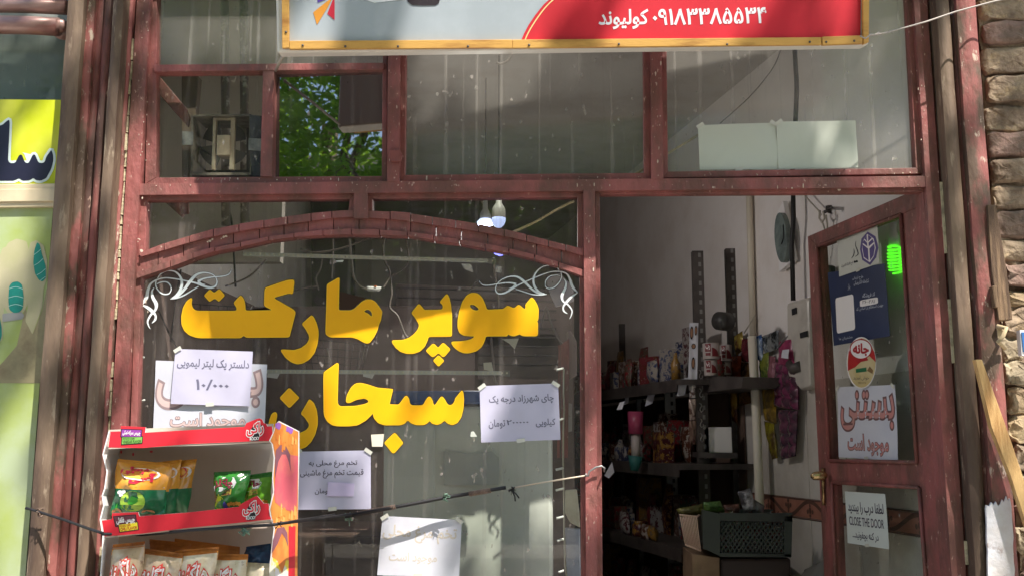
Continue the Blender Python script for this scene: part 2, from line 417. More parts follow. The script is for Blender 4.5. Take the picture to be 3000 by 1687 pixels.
L4 = [(399,816),(497,783),(565,757),(634,735),(700,724),(787,704),(861,695),(946,689),(1031,687),(1112,688),(1193,691),(1271,704),(1346,714),(1421,728),(1491,741),(1566,759),(1632,780),(1711,810)]
def interp(L, x):
    for i in range(len(L) - 1):
        if L[i][0] <= x <= L[i + 1][0]:
            t = (x - L[i][0]) / (L[i + 1][0] - L[i][0]); return L[i][1] + t * (L[i + 1][1] - L[i][1])
    return L[0][1] if x < L[0][0] else L[-1][1]
ar = MB()
def course(A, B, x0, x1, cuts, Yf, d, seed):
    rnd = random.Random(seed)
    cs = [x0] + cuts + [x1]
    for i in range(len(cs) - 1):
        a = cs[i] + (1.3 if i else 0); b = cs[i + 1] - (1.3 if i < len(cs) - 2 else 0)
        k = 5; dy = rnd.uniform(-1.2, 1.2); yf = Yf + rnd.uniform(-.0015, .0015)
        xs = [a + (b - a) * j / k for j in range(k + 1)]
        pl = [(x, interp(A, x) + dy) for x in xs] + [(x, interp(B, x) + dy * .5) for x in reversed(xs)]
        ar.prism([P(x, y, yf) for x, y in pl], (0, d, 0))
course(L1, L2, 410, 1036, [481, 555, 625, 700, 773, 843, 911, 972], -0.024, 0.04, 1)
course(L1, L2, 1077, 1709, [1143, 1203, 1267, 1335, 1402, 1477, 1543, 1607, 1658], -0.024, 0.04, 2)
course([(x, y - .5) for x, y in L2], [(x, y + .5) for x, y in L3], 402, 1713, [463, 538, 613, 684, 760, 832, 903, 977, 1052, 1131, 1203, 1278, 1352, 1429, 1503, 1572, 1645], -0.014, 0.03, 3)
course(L3, L4, 402, 1711, [499, 565, 629, 704, 787, 861, 946, 1029, 1112, 1193, 1271, 1346, 1421, 1491, 1566, 1636], -0.024, 0.045, 4)
arch = ar.build('arch', RED, front, 0.0012)
arch['label'] = 'arched steel rail bent from short notched pieces'
# cream splashes and runs left on the paintwork
sm = MB(); rnd = random.Random(77)
def splash(x, y, Y, r, run=1.0):
    n = rnd.randint(6, 9); sm.prism([P(x + r * rnd.uniform(.5, 1.1) * math.cos(k * 6.283 / n), y + r * run * rnd.uniform(.5, 1.1) * math.sin(k * 6.283 / n), Y) for k in range(n)], (0, .001, 0))
for x, y, r in ((615, 706, 5), (622, 702, 4), (608, 709, 3), (655, 695, 4), (662, 693, 5), (648, 699, 2.5)): splash(x, y, -.0156, r)
for x, y, Y, r in ((2459, 553, -.0166, 7), (2298, 553, -.0166, 2.5), (1578, 557, -.0166, 3), (414, 735, -.0316, 5), (405, 700, -.0316, 2.5), (738, 705, -.0166, 2)): splash(x, y, Y, r)
for x0, y0, x1, y1, Y, n in ((403, 60, 438, 1000, -.0312, 26), (1139, 210, 1168, 520, -.0312, 12), (1909, 150, 1938, 520, -.0312, 22), (2682, 60, 2712, 540, -.0312, 12), (1715, 620, 1740, 1600, -.0312, 22), (430, 541, 2690, 545, -.0300, 30), (1000, 548, 2690, 552, -.0300, 12), (470, 522, 1110, 530, -.0135, 22), (1200, 514, 1880, 526, -.0135, 20), (1960, 505, 2670, 515, -.0135, 16)):
    for _ in range(n): splash(rnd.uniform(x0, x1), rnd.uniform(y0, y1), Y, rnd.choice([.8, 1, 1.2, 1.6, 2.2]), rnd.choice([1, 1, 2, 4]))
sp_ = sm.build('paint_splash', mat('cream_splash', S(206, 186, 168), .7), front); sp_['kind'] = 'stuff'
# panes
def pane(pl, Y, m, t=0.004):
    return pxprism(pl, Y, t).build('window_pane', m, front)
pane([(430, -60), (1140, -60), (1140, 198), (430, 200)], 0.006, GLD)
pane([(430, 204), (768, 204), (764, 535), (430, 535)], 0.008, GLF)
# vent pane: hung a little open, so that it mirrors the tree in the street
vp = [P(800, 206, 0.010), P(1124, 202, 0.001), P(1120, 522, 0.007), P(793, 525, 0.016)]
vent = MB().prism(vp, (0, 0.004, 0)).build('window_pane', GLC, front); vent['label'] = 'clear vent pane mirroring green leaves'
pane([(1180, -60), (1898, -60), (1898, 520), (1178, 522)], 0.006, GLD)
pane([(1944, -60), (2670, -60), (2690, 505), (1948, 510)], 0.006, GLD)
pane([(415, 575)] + [(1030, 570), (1030, 628)] + [(x, y + 8) for x, y in reversed(L1) if x < 1022], 0.006, GLM)
pane([(1085, 572), (1700, 566), (1702, 735)] + [(x, y + 8) for x, y in reversed(L1) if 1090 < x < 1690] + [(1084, 625)], 0.006, GLM)
main = pane([(398, 822)] + [(x, y - 8) for x, y in L4 if 400 < x < 1700] + [(1706, 800), (1712, 1815), (372, 1815)], 0.006, GLM)
main['label'] = 'large display pane under the arch'
low = MB().box((XB(401) - .12, 0.0, 0.0), (XB(1745) + .02, 0.05, 1.17)).build('lower_panel', RED, front, 0.002)

# yellow lettering on the display pane
def CB(p): return crop(700, 540, p)
def CA(p): return crop(0, 540, p)
def CC(p): return crop(1400, 540, p)
def CD(p): return crop(700, 1087, p)
w_su = CB([(1640,768),(1610,785),(1580,830),(1560,890),(1548,960),(1547,1010),(1560,1050),(1590,1068),(1640,1072),(1668,1072),(1650,1090),(1610,1102),(1560,1108),(1507,1110),(1503,1122),(1520,1150),(1550,1175),(1590,1192),(1630,1192),(1680,1178),(1715,1150),(1735,1115),(1748,1072)]) + \
  CC([(150,1072),(205,1072),(213,1060),(220,1060),(230,1068),(260,1072),(290,1060),(298,1058),(310,1068),(340,1072),(415,1072),(425,1060),(425,975),(418,970),(428,950),(430,880),(420,850),(400,815),(385,800),(375,802),(335,850),(338,860),(335,880),(325,878),(295,852),(283,852),(255,876),(215,858),(207,858),(180,880),(64,885)]) + CB([(1742,845),(1722,800),(1692,772),(1665,766)])
h_su = CB([(1632,855),(1645,847),(1665,852),(1690,870),(1698,885),(1680,892),(1655,885),(1640,872)])
w_pr = CB([(1475,776),(1465,778),(1425,825),(1422,835),(1440,850),(1443,870),(1435,884),(1310,886),(1300,870),(1278,846),(1268,848),(1225,900),(1222,912),(1245,940),(1272,985),(1275,1000),(1262,1030),(1235,1060),(1200,1085),(1160,1098),(1095,1100),(1082,1105),(1085,1120),(1110,1155),(1145,1183),(1190,1196),(1235,1195),(1280,1180),(1315,1145),(1335,1100),(1342,1076),(1500,1074),(1507,1064),(1507,920),(1500,850),(1488,798)])
d_p1 = CB([(1325,1170),(1370,1125),(1385,1128),(1410,1155),(1438,1122),(1450,1120),(1495,1162),(1492,1172),(1455,1215),(1440,1218),(1412,1190),(1378,1218),(1365,1218),(1326,1180)])
d_p2 = CB([(1373,1245),(1412,1205),(1453,1245),(1412,1288)])
w_ma = CB([(712,662),(700,663),(628,705),(622,715),(618,880),(612,1040),(615,1060),(635,1075),(655,1080),(800,1080),(840,1092),(880,1115),(905,1124),(925,1118),(955,1080),(980,1030),(990,990),(1003,965),(1013,910),(1013,895),(990,860),(965,828),(935,812),(905,812),(870,828),(840,855),(815,880),(790,890),(712,890),(706,880),(709,750)])
h_ma = CB([(885,895),(905,883),(925,888),(940,905),(942,930),(935,932),(915,912),(890,902)])
w_re = CB([(515,924),(505,930),(450,980),(448,990),(470,1020),(495,1065),(498,1090),(480,1125),(440,1155),(390,1170),(310,1165),(297,1170),(300,1182),(330,1225),(370,1256),(410,1270),(450,1265),(500,1235),(535,1190),(555,1130),(564,1070),(563,1030),(550,980),(530,938)])
w_kt = CB([(393,690),(385,675),(345,678),(290,695),(190,730),(182,745),(178,850),(185,862),(235,888)]) + CA([(1750,891),(1737,888),(1735,850),(1728,815),(1710,788),(1698,788),(1658,830),(1655,842),(1672,868),(1675,885),(1665,893),(1400,893),(1375,885),(1360,865),(1355,840),(1360,808),(1350,802),(1320,825),(1295,870),(1283,930),(1285,990),(1305,1035),(1340,1065),(1390,1082),(1430,1085),(1700,1085),(1712,1078),(1725,1067),(1735,1078),(1755,1082)]) + CB([(345,1080),(358,1075),(362,1062),(400,910),(397,895),(380,880),(255,808),(252,800),(265,795),(355,770),(375,775),(383,765)])
d_t = CA([(1443,785),(1482,745),(1492,748),(1515,768),(1548,742),(1558,745),(1592,785),(1552,825),(1545,827),(1520,805),(1485,828),(1478,825)])
w_sb = CD([(1578,132),(1530,190),(1528,205),(1515,230),(1495,240),(1475,232),(1455,195),(1440,178),(1428,180),(1410,205),(1390,235),(1378,238),(1368,200),(1355,180),(1340,178),(1320,205),(1305,235),(1285,240),(1225,240),(1208,225),(1205,195),(1190,172),(1175,175),(1150,210),(1130,235),(1065,232),(1090,128),(1085,124),(980,115),(905,90),(860,80),(825,85),(795,110),(765,165),(757,205),(762,222),(785,222),(830,200),(890,190),(915,205),(918,218),(890,230),(830,243),(720,247),(703,235),(698,215),(703,20),(706,-50),(700,-60),(690,-58),(608,0),(600,8),(598,60),(600,290),(605,320),(625,355),(660,380),(700,387),(780,387),(840,380),(900,345),(935,310),(948,295),(955,330),(985,365),(1030,380),(1140,380),(1170,370),(1195,345),(1215,365),(1250,378),(1310,378),(1335,365),(1348,347),(1365,368),(1400,378),(1430,368),(1455,345),(1475,368),(1510,380),(1545,365),(1572,325),(1588,265),(1592,200),(1588,150)])
d_b = CD([(1027,505),(1095,437),(1108,437),(1164,505),(1100,577),(1085,577)])
d_n = CD([(287,188),(350,120),(362,120),(427,185),(420,195),(362,255),(352,255)])
w_nu = CD([(503,198),(495,200),(442,290),(440,302),(465,325),(495,370),(495,390),(475,415),(430,436),(380,448),(320,445),(280,425),(262,395),(263,350),(272,310),(265,290),(250,288),(232,300),(218,335),(208,380),(215,430),(245,490),(300,535),(360,555),(420,553),(470,538),(510,500),(540,445),(557,380),(558,330),(550,270),(530,222)])
def smooth_poly(p, it=1):
    """cut the corners of a traced outline"""
    for _ in range(it):
        q = []
        for i in range(len(p)):
            a, b = p[i], p[(i + 1) % len(p)]
            d = math.hypot(a[0] - b[0], a[1] - b[1]); t = min(0.25, 3.0 / max(d, 1e-6))
            q.append((a[0] + (b[0] - a[0]) * t, a[1] + (b[1] - a[1]) * t)); q.append((a[0] + (b[0] - a[0]) * (1 - t), a[1] + (b[1] - a[1]) * (1 - t)))
        p = q
    return p
lt = MB()
def vinyl(mbx, poly, holes=(), mi=0, Y=0.0, grow=0.0):
    pl = smooth_poly(poly); sg = math.copysign(1, area(pl)); pl = dilate(pl, grow, sg)
    hs = [dilate(smooth_poly(h), grow, -math.copysign(1, area(smooth_poly(h)))) for h in holes]
    fill_on(mbx, pl, lambda u, v, l: P(u, v, Y - l), mi, 0, hs)
glyphs = [(w_su, (h_su,)), (w_pr, ()), (d_p1, ()), (d_p2, ()), (w_ma, (h_ma,)), (w_re, ()), (w_kt, ()), (d_t, ()), (w_sb, ()), (d_b, ()), (d_n, ()), (w_nu, ())]
for gl, hs in glyphs:
    vinyl(lt, gl, hs, 2, 0.0045, 2.2); vinyl(lt, gl, hs, 1, 0.0040, 0.3); vinyl(lt, gl, hs, 0, 0.0035, -1.6)
let = lt.build('lettering', [YELLOW, YRIM, INKB], main); let['label'] = 'large amber shop name lettering'
# white vinyl flourishes (tapering strokes)
FL = [([(1640,600),(1620,635),(1580,650),(1500,657),(1440,668),(1400,688)], [2,6,8,9,12,20]),
      ([(1400,688),(1425,705),(1452,708)], [18,12,3]),
      ([(1525,655),(1536,690),(1520,722),(1480,730),(1430,715),(1380,697),(1320,684),(1260,672),(1180,662),(1120,672),(1070,700),(1048,745),(1035,800),(1003,852)], [6,9,12,16,15,12,9,9,9,10,13,20,26,8]),
      ([(1003,852),(1040,868),(1075,895),(1100,925),(1098,955),(1075,980)], [6,20,24,14,16,3]),
      ([(1520,650),(1490,632),(1440,625),(1390,640),(1350,680),(1310,735),(1270,780),(1230,808)], [7,8,11,18,22,20,16,4]),
      ([(1405,722),(1350,755),(1300,785),(1250,803),(1205,810)], [6,9,10,9,5]),
      ([(1115,665),(1140,632),(1185,612),(1230,615),(1265,640),(1285,680),(1282,730),(1255,780),(1215,806)], [6,9,9,10,13,18,20,22,8]),
      ([(1105,680),(1102,715),(1120,750),(1155,775),(1195,772),(1212,745)], [8,9,9,9,8,5]),
      ([(1110,705),(1140,692),(1180,692),(1205,715),(1212,745)], [6,9,9,9,5]),
      ([(1090,730),(1075,760),(1082,800),(1105,845),(1100,885),(1068,920),(1045,965),(1052,1000),(1064,1020)], [4,14,22,26,16,14,12,8,2])]
def stroke(mbx, pts, wd, fn, mi, grow):
    # Catmull-Rom resample
    q = []; W = []
    for i in range(len(pts) - 1):
        p0, p1, p2, p3 = [Vector(pts[max(0, min(len(pts) - 1, i + k))]) for k in (-1, 0, 1, 2)]
        for j in range(6):
            t = j / 6; q.append(0.5 * ((2 * p1) + (p2 - p0) * t + (2 * p0 - 5 * p1 + 4 * p2 - p3) * t * t + (3 * p1 - p0 - 3 * p2 + p3) * t ** 3)); W.append(wd[i] * (1 - t) + wd[i + 1] * t)
    q.append(Vector(pts[-1])); W.append(wd[-1])
    vs = []
    for i, p in enumerate(q):
        t = (q[min(i + 1, len(q) - 1)] - q[max(i - 1, 0)]); t = t.normalized() if t.length > 1e-6 else Vector((1, 0)); nn = Vector((-t.y, t.x))
        for s_ in (1, -1): vs.append(fn(*(p + nn * s_ * (W[i] / 2 + grow))))
    mbx.add(vs, [(2 * i, 2 * i + 1, 2 * i + 3, 2 * i + 2) for i in range(len(q) - 1)], mi)
def mirr(x, y): k = 1640 - x; return (8 + 1.075 * k + .05 * (y - 600), y + 80 - .26 * k)
for mir in (0, 1):
    fm = MB()
    for k, (pts, wd) in enumerate(FL):
        for mi, gr, dy in ((1, 3.0, 0.0), (0, 0, .0004)):
            Y0 = 0.0045 - .00003 * k - dy
            if mir: stroke(fm, [mirr(*p) for p in pts], [q * .8 for q in wd], lambda x, y: P(1400 + x * .41408, 540 + y * .41408, Y0), mi, gr)
            else: stroke(fm, pts, wd, lambda x, y: P(x * .41408, 540 + y * .41408, Y0), mi, gr)
    fo = fm.build('flourish', [WVIN, INKB], main); fo['label'] = ('right hand' if mir else 'left hand') + ' white scroll ornament'

# ------------------------------------------------------------------ door (parallel to the slanting wall, swung inwards)
DN0 = Vector((XB(2690, 0.06), 0.06, 0)); DD = Vector((-0.225, 0.974, 0)).normalized()
DNN = Vector((DD.y, -DD.x, 0)); DNN = -DNN if DNN.y > 0 else DNN        # normal that looks to the camera side
if DNN.dot(CAMP - DN0) < 0: DNN = -DNN
def DP(px, py, l=0.0): return PP(px, py, DN0 + DNN * l, DNN)
def dbar(m, pl, l=0.0, t=0.035): m.prism([DP(x, y, l) for x, y in pl], -DNN * t)
dm = MB()
OTL, OTR = (2366, 693), (2683, 556)
dbar(dm, [OTL, (2397, 722), (2430, 1348), (2438, 1405), (2456, 1850), (2422, 1850), (2384, 1087)])
dbar(dm, [OTL, OTR, (2690, 606), (2637, 629), (2397, 722)], 0.001)
dbar(dm, [(2637, 629), (2690, 606), (2780, 1850), (2722, 1850), (2691, 1429), (2684, 1352), (2668, 1140)])
dbar(dm, [(2426, 1350), (2688, 1357), (2694, 1428), (2434, 1412)], 0.001)
door = dm.build('door', RED, front, 0.002); door['label'] = 'red steel door swung inwards, two glass panels with notices'
db_ = MB()
for a, b in (((2395, 722), (2429, 1350)), ((2639, 629), (2686, 1354)), ((2395, 722), (2639, 629)), ((2430, 1348), (2686, 1353)), ((2438, 1412), (2691, 1427)), ((2436, 1412), (2455, 1850)), ((2693, 1427), (2724, 1850))):
    db_.tube([DP(*a, 0.004), DP(*b, 0.004)], 0.006, 6)
db_.build('glazing_bead', RED, door)
for pl in ([(2390, 712), (2645, 618), (2692, 1360), (2424, 1355)], [(2432, 1405), (2694, 1420), (2730, 1855), (2450, 1855)]):
    o = MB().prism([DP(x, y, -0.014) for x, y in pl], -DNN * 0.004).build('door_pane', GLW, door)
hd = MB()
hp = [DP(2411, 1370, .006), DP(2413, 1478, .006)]
hd.tube([hp[0], hp[0].lerp(hp[1], .5), hp[1]], 0.006, 10)
kn = DP(2404, 1392, .01)
hd.tube([DP(2411, 1386, .0), kn + DNN * .02 + DD * .0, kn + DNN * .03], 0.007, 10)
hd.build('handle', mat('worn_brass', S(206, 176, 128), 0.25, S(120, 96, 66), 20, metal=0.9), door)
hh = MB(); c0 = DP(2398, 1390, .02); 
hh.lathe(c0 - DD * .035 - Vector((0, 0, 0)), DD * .1 + DNN * .3 + Vector((-.8, 0, -.1)), [(-.012, .003), (-.008, .010), (0, .014), (.02, .0145), (.035, .012), (.042, .005)], 18)
hh.build('door_knob', MC['worn_brass'], door)

# ------------------------------------------------------------------ columns left and right of the front
def column(name, bands, label, cat, z0=0.0, z1=3.2):
    root = empty(name, (XB(bands[0][0]), 0, 0), label, cat)
    for i, (a, b, Yf, m, nm) in enumerate(bands):
        mb = MB(); xa, xb = XB(a, Yf), XB(b, Yf)
        # slightly wavy bent sheet
        n = 26; rnd = random.Random(i + len(label)); ph = rnd.uniform(0, 6)
        def fn(u, v, xa=xa, xb=xb, Yf=Yf, ph=ph):
            z = z0 + (z1 - z0) * v
            e = math.sin(u * math.pi)
            return Vector((xa + (xb - xa) * u, Yf - .006 * e + .0025 * math.sin(z * 7 + ph) * e + .0012 * math.sin(z * 23 + ph), z))
        mb.grid(fn, 6, 90)
        for uu, sx in ((0, xa), (1, xb)):
            mb.grid(lambda u, v, uu=uu, sx=sx, Yf=Yf, fn=fn: fn(uu, v) + Vector((0, u * (0.16 - Yf), 0)), 1, 90)
        mb.build(nm, m, root)
    return root
column('steel_column', [(200, 246, -.075, BROWN, 'rusty_flange'), (246.5, 279, -.050, WORN, 'painted_channel'), (279.5, 308, -.030, REDD, 'inner_web'), (308.5, 332, -.048, REDD, 'outer_strip'), (333, 363, -.075, BROWN, 'shutter_guide'), (363.5, 379, -.010, DARK, 'dark_groove'), (379.5, 391, -.030, WORN, 'edge_strip')],
       'rust stained red steel column on the left, between the two shops', 'column')
# crumbling mastic joint
mm = MB(); rnd = random.Random(3)
z = .3
while z < 2.62:
    h = rnd.uniform(.015, .07)
    if rnd.random() < .8 or z > 2.4:
        xa = XB(391.5 + rnd.uniform(-1, 2), -.026); xb = XB(400 + rnd.uniform(-2, .5), -.026); t = rnd.uniform(.002, .009)
        mm.prism([(xa, -.020 - t, z), (xb, -.020 - t, z + rnd.uniform(-.003, .003)), (xb - rnd.uniform(0, .003), -.020 - t, z + h), (xa + rnd.uniform(0, .003), -.020 - t, z + h)], (0, .04, 0))
    z += h + rnd.uniform(.0005, .006)
tag(mm.build('mastic_joint', MASTIC), 'cracked cream mastic filling the joint left of the red frame', 'sealant')
column('steel_post', [(2717, 2724, -.018, REDD, 'edge_strip'), (2724.5, 2741, .02, DARK, 'dark_groove'), (2741.5, 2779, -.070, BROWN, 'shutter_guide'), (2779.5, 2800, -.058, REDD, 'red_channel'), (2800.5, 2857, -.085, WORN, 'painted_flange')],
       'wide red and brown steel post on the right, beside the brick wall', 'column')
mm = MB(); rnd = random.Random(5); z = .4
while z < 2.7:
    h = rnd.uniform(.05, .3)
    if rnd.random() < .55: mm.box((XB(2716, -.03), -.034, z), (XB(2723, -.03), -.018, z + h))
    z += h + rnd.uniform(.03, .2)
tag(mm.build('mastic_joint', MASTIC), 'broken strips of cream mastic right of the red frame', 'sealant')
# white plaster patch on the right post
rnd = random.Random(31)
edge = [(2889, 1490), (2891, 1478), (2899, 1483), (2905, 1470), (2912, 1479), (2918, 1468), (2924, 1482), (2931, 1476), (2936, 1462), (2941, 1470), (2948, 1452), (2953, 1466), (2959, 1458), (2963, 1480)]
pp = edge + [(2966 + rnd.uniform(-2, 2) + k * .9, 1500 + 24 * k) for k in range(14)] + [(2900 - .7 * k + rnd.uniform(-1.5, 1.5), 1830 - 24 * k) for k in range(14)]
pm = MB(); pm.prism([P(x, y, -.0935) for x, y in pp], (0, .008, 0))
tag(pm.build('plaster_patch', mat('white_plaster', S(216, 214, 218), 0.85, S(196, 188, 184), 5, bump=.3, col3=S(150, 130, 122), scale3=12, lo3=.6, hi3=.7)), 'white plaster smeared over the foot of the right red post', 'plaster')

# ------------------------------------------------------------------ brick wall on the right
wall = empty('brick_wall', (XB(2860), 0, 0), 'rough old brick wall right of the red post, mortar crumbling', 'wall')
mo = MB()
def mor(u, v):
    x = XB(2850, .02) + u * .7; z = 3.2 * v
    return Vector((x, -.005 - .02 * noise.noise(Vector((x * 9, 1, z * 9))) - .01 * noise.noise(Vector((x * 30, 1, z * 30))), z))
mo.grid(mor, 60, 260); mo.box((XB(2850, .02), .03, 0), (XB(2850, .02) + .7, .3, 3.2))
mo.build('mortar', mat('old_mortar', S(150, 130, 108), 0.95, S(112, 96, 80), 9, bump=.9, bscale=50), wall)
BRK = [mat('brick_brown', S(156, 136, 114), .95, S(118, 100, 84), 9, bump=.9, bscale=45, col3=S(190, 164, 128), scale3=14, lo3=.55, hi3=.7),
       mat('brick_mauve', S(146, 118, 106), .95, S(116, 98, 86), 10, bump=.9, bscale=45),
       mat('brick_buff', S(178, 156, 122), .95, S(140, 120, 96), 9, bump=.9, bscale=45),
       mat('pale_rubble', S(172, 158, 132), .95, S(132, 118, 98), 9, bump=.9, bscale=40)]
def brick(mbx, x0, x1, z0, z1, yf, mi, seed, rough=.004):
    cx, cz = (x0 + x1) / 2, (z0 + z1) / 2; hx, hz = (x1 - x0) / 2, (z1 - z0) / 2; n = 12
    vs = []; fs = []
    def sup(t, e=.3): return math.copysign(abs(t) ** e, t)
    nv_, nu_ = 16, 44
    for j in range(nv_ + 1):
        ph = (j / nv_) * math.pi / 2
        for i in range(nu_):
            th = 2 * math.pi * i / nu_
            x = hx * sup(math.cos(th)) * sup(math.cos(ph)); zz = hz * sup(math.sin(th)) * sup(math.cos(ph)); y = -.018 * sup(math.sin(ph), .5)
            p = Vector((cx + x, yf + y, cz + zz)); k = noise.noise_vector(p * 22 + Vector((seed, 0, 0))) * rough * 2.0 + noise.noise_vector(p * 60) * rough * 1.3 + noise.noise_vector(p * 160) * rough * .6
            vs.append(p + k)
    for j in range(nv_):
        for i in range(nu_): fs.append((j * nu_ + i, j * nu_ + (i + 1) % nu_, (j + 1) * nu_ + (i + 1) % nu_, (j + 1) * nu_ + i))
    mbx.add(vs, fs, mi, True)
rows = [-80, 4, 76, 147, 232, 316, 396, 474, 548, 622, 706, 775, 850, 905, 990, 1060, 1130, 1215, 1300, 1380, 1465, 1540, 1620, 1700, 1790]
rnd = random.Random(11); bk = MB()
for i in range(len(rows) - 1):
    z1, z0 = zpx(rows[i], -.03) - .003, zpx(rows[i + 1], -.03) + .003
    x = XB(2858, -.03) + rnd.uniform(.004, .02)
    while x < XB(3120, -.03) + .12:
        wd = rnd.uniform(.055, .12) if i > 11 else rnd.uniform(.09, .16)
        mi = rnd.choice([0, 0, 1, 1, 2, 0]) if i < 12 else rnd.choice([3, 0, 3, 2, 1])
        brick(bk, x, x + wd, z0, z1, rnd.uniform(-.012, .002), mi, i * 7, .0035 if i < 11 else .006); x += wd + rnd.uniform(.003, .010)
bk.build('brickwork', BRK, wall)
wd = MB()
wd.prism([P(x, y, -.10) for x, y in ((2893, 600), (2918, 600), (2948, 780), (2967, 936), (2927, 938), (2906, 800))], (0, .03, 0))
wd.prism([P(x, y, -.115) for x, y in ((2907, 838), (2920, 834), (2926, 900), (2916, 900))], (0, .02, 0))
tag(wd.build('timber_offcut', mat('grey_weathered_wood', S(140, 114, 88), .85, S(92, 72, 56), 6, .42, .58, stretch=(14, 14, .8), bump=.5), None, .002), 'short weathered grey timber wedged upright against the brick wall', 'timber')
wd = MB(); wd.prism([P(x, y, Y) for x, y, Y in ((2858, 1052, -.125), (2877, 1052, -.125), (2945, 1240, -.13), (3040, 1520, -.14), (3040, 1640, -.14), (2960, 1390, -.135), (2905, 1250, -.13))], (0, .02, 0))
tag(wd.build('wooden_lath', mat('fresh_pine_lath', S(214, 174, 116), .65, S(176, 132, 80), 5, .42, .62, stretch=(12, 12, 1.2), bump=.3, col3=S(130, 90, 56), scale3=24, lo3=.68, hi3=.72), None, .0015), 'pale pine lath leaning diagonally across the right red post', 'timber')
bb = MB(); bb.prism([P(x, y, -.10) for x, y in ((2988, 966), (3060, 968), (3070, 1050), (2994, 1040))], (0, .02, 0)); bb.prism([P(x, y, -.103) for x, y in ((2993, 972), (3058, 974), (3064, 1030), (2999, 1030))], (0, .003, 0), 1)
tag(bb.build('house_number_plate', [CARDW, mat('blue_enamel', S(62, 110, 166), .4)]), 'small blue and white enamel plate on the brick wall at the frame edge', 'plate')
tb = MB(); tb.tube([P(2920, 955, -.10), P(2948, 960, -.11), P(2938, 985, -.12), P(2924, 1000, -.12), P(2945, 1020, -.10)], .006, 6); tb.prism([P(x, y, -.10) for x, y in ((2922, 950), (2947, 956), (2938, 985), (2925, 990))], (0, .006, 0))
tag(tb.build('rag_scrap', mat('stained_cloth', S(190, 168, 132), .9, S(140, 112, 86), 8)), 'stained cream scrap stuck in the brick wall below the grey timber', 'rag')

# ------------------------------------------------------------------ neighbouring shop on the left
nb = empty('neighbour_storefront', (XB(120), 0, 0), 'neighbouring shop window at the left edge with a cream rail and a roller shutter above', 'shop front')
m = MB(); xr = XB(204, .03)
pxl = lambda y: 1509 + (204 - 1509) * (17925 + y) / 17925
MB().prism([P(-160, 60, .02), P(210, 60, .02), P(110, 1830, .02), P(-160, 1830, .02)], (0, .004, 0)).build('window_pane', GLN, nb)
m = MB(); m.prism([P(-160, 541, .0), P(180, 538, .0), P(176, 606, .0), P(-160, 610, .0)], (0, .03, 0)); m.prism([P(-160, 556, -.006), P(180, 553, -.006), P(178, 590, -.006), P(-160, 594, -.006)], (0, .02, 0))
m.build('window_rail', mat('cream_aluminium', S(214, 196, 164), .4, S(196, 180, 150), 5), nb, .002)
m = MB()
for y0, r, Y in ((18, .021, -.03), (75, .026, -.05)): m.tube([P(-200, y0 - 4, Y), P(80, y0, Y), P(196 if r < .025 else 172, y0 + 5, Y)], r, 14)
m.tube([P(168, 78, -.05), P(182, 78, -.03), P(184, 92, .0), P(180, 110, .01)], .02, 10)
m.build('shutter_roll', mat('galvanised_rust', S(176, 148, 140), .4, S(134, 88, 80), 5, .4, .6, metal=.35, stretch=(.5, 2, 2)), nb)
m = MB(); m.box((XB(-250, .06), .06, 0), (xr, .10, 3.2)); m.build('backing_wall', mat('dark_shop_interior', S(150, 152, 146), .8), nb)
# yellow sign with a word, and a nail-bar poster
pc = [(-60, 292), (186, 294), (160, 541), (-60, 541)]
f1 = bil([P(x, y, .014) for x, y in pc]); po, ps = sheet('window_poster', f1, mat('lime_yellow_print', S(190, 198, 16), .45, S(204, 206, 70), 3, .45, .65, stretch=(1, 1, 1)), None, .001)
tag(po, 'lime yellow sign with a big black Persian word, in the upper neighbouring window', 'sign')
def onp(c, fs): return lambda x, y, l: fs(*inv(c, x, y), l)
def cN(p): return crop(0, 0, p)
wsa = cN([(-60,905),(20,890),(50,862),(68,852),(72,872),(60,1140),(75,1160),(110,1158),(140,1100),(158,1100),(180,1155),(205,1160),(235,1100),(250,1098),(275,1155),(300,1160),(320,1150),(330,1115),(365,1065),(378,1100),(380,1140),(365,1200),(330,1265),(290,1283),(255,1278),(240,1262),(215,1280),(160,1283),(140,1265),(100,1283),(-60,1283)])
lm = MB(); 
fill_on(lm, dilate(smooth_poly(wsa), 7, math.copysign(1, area(smooth_poly(wsa)))), onp(pc, ps), 1, 0.0005); fill_on(lm, smooth_poly(wsa), onp(pc, ps), 0, 0.001)
lm.build('lettering', [mat('navy_black_print', S(34, 34, 52), .3), mat('pale_grey_print', S(206, 220, 214), .4)], po)
pc2 = [(-60, 606), (156, 606), (66, 1800), (-60, 1800)]
f2 = bil([P(x, y, .014) for x, y in pc2]); po2, ps2 = sheet('nail_poster', f2, mat('lime_green_print', S(158, 172, 96), .45, S(170, 182, 146), 3.2, .4, .62), None, .001)
tag(po2, 'green poster of fingers with teal striped nails in the lower neighbouring window', 'poster')
def cM(p): return crop(0, 540, p)
lm = MB(); on2 = onp(pc2, ps2)
SK = 0
for k, pl in enumerate(([(-60,700),(20,470),(60,455),(100,520),(190,520),(205,640),(200,880),(160,950),(60,950),(30,900),(20,1140),(-60,1200)], [(35,480),(60,430),(120,400),(190,420),(215,520),(205,640),(190,900),(150,950),(70,950),(38,860)],
     [(190,560),(215,430),(260,410),(310,450),(335,560),(330,700),(310,760),(300,900),(230,1100),(180,1000),(200,880)])):
    fill_on(lm, smooth_poly(cM(pl)), on2, 0, .0004 + k * .0002)
fill_on(lm, smooth_poly(cM([(180,900),(230,1100),(300,920),(330,760),(400,760),(330,1449),(-60,1449),(-60,1380),(20,1300),(120,1180)])), on2, 3, .0003)
fill_on(lm, smooth_poly(cM([(20,950),(150,935),(175,960),(160,990),(20,1010)])), on2, 4, .0012)
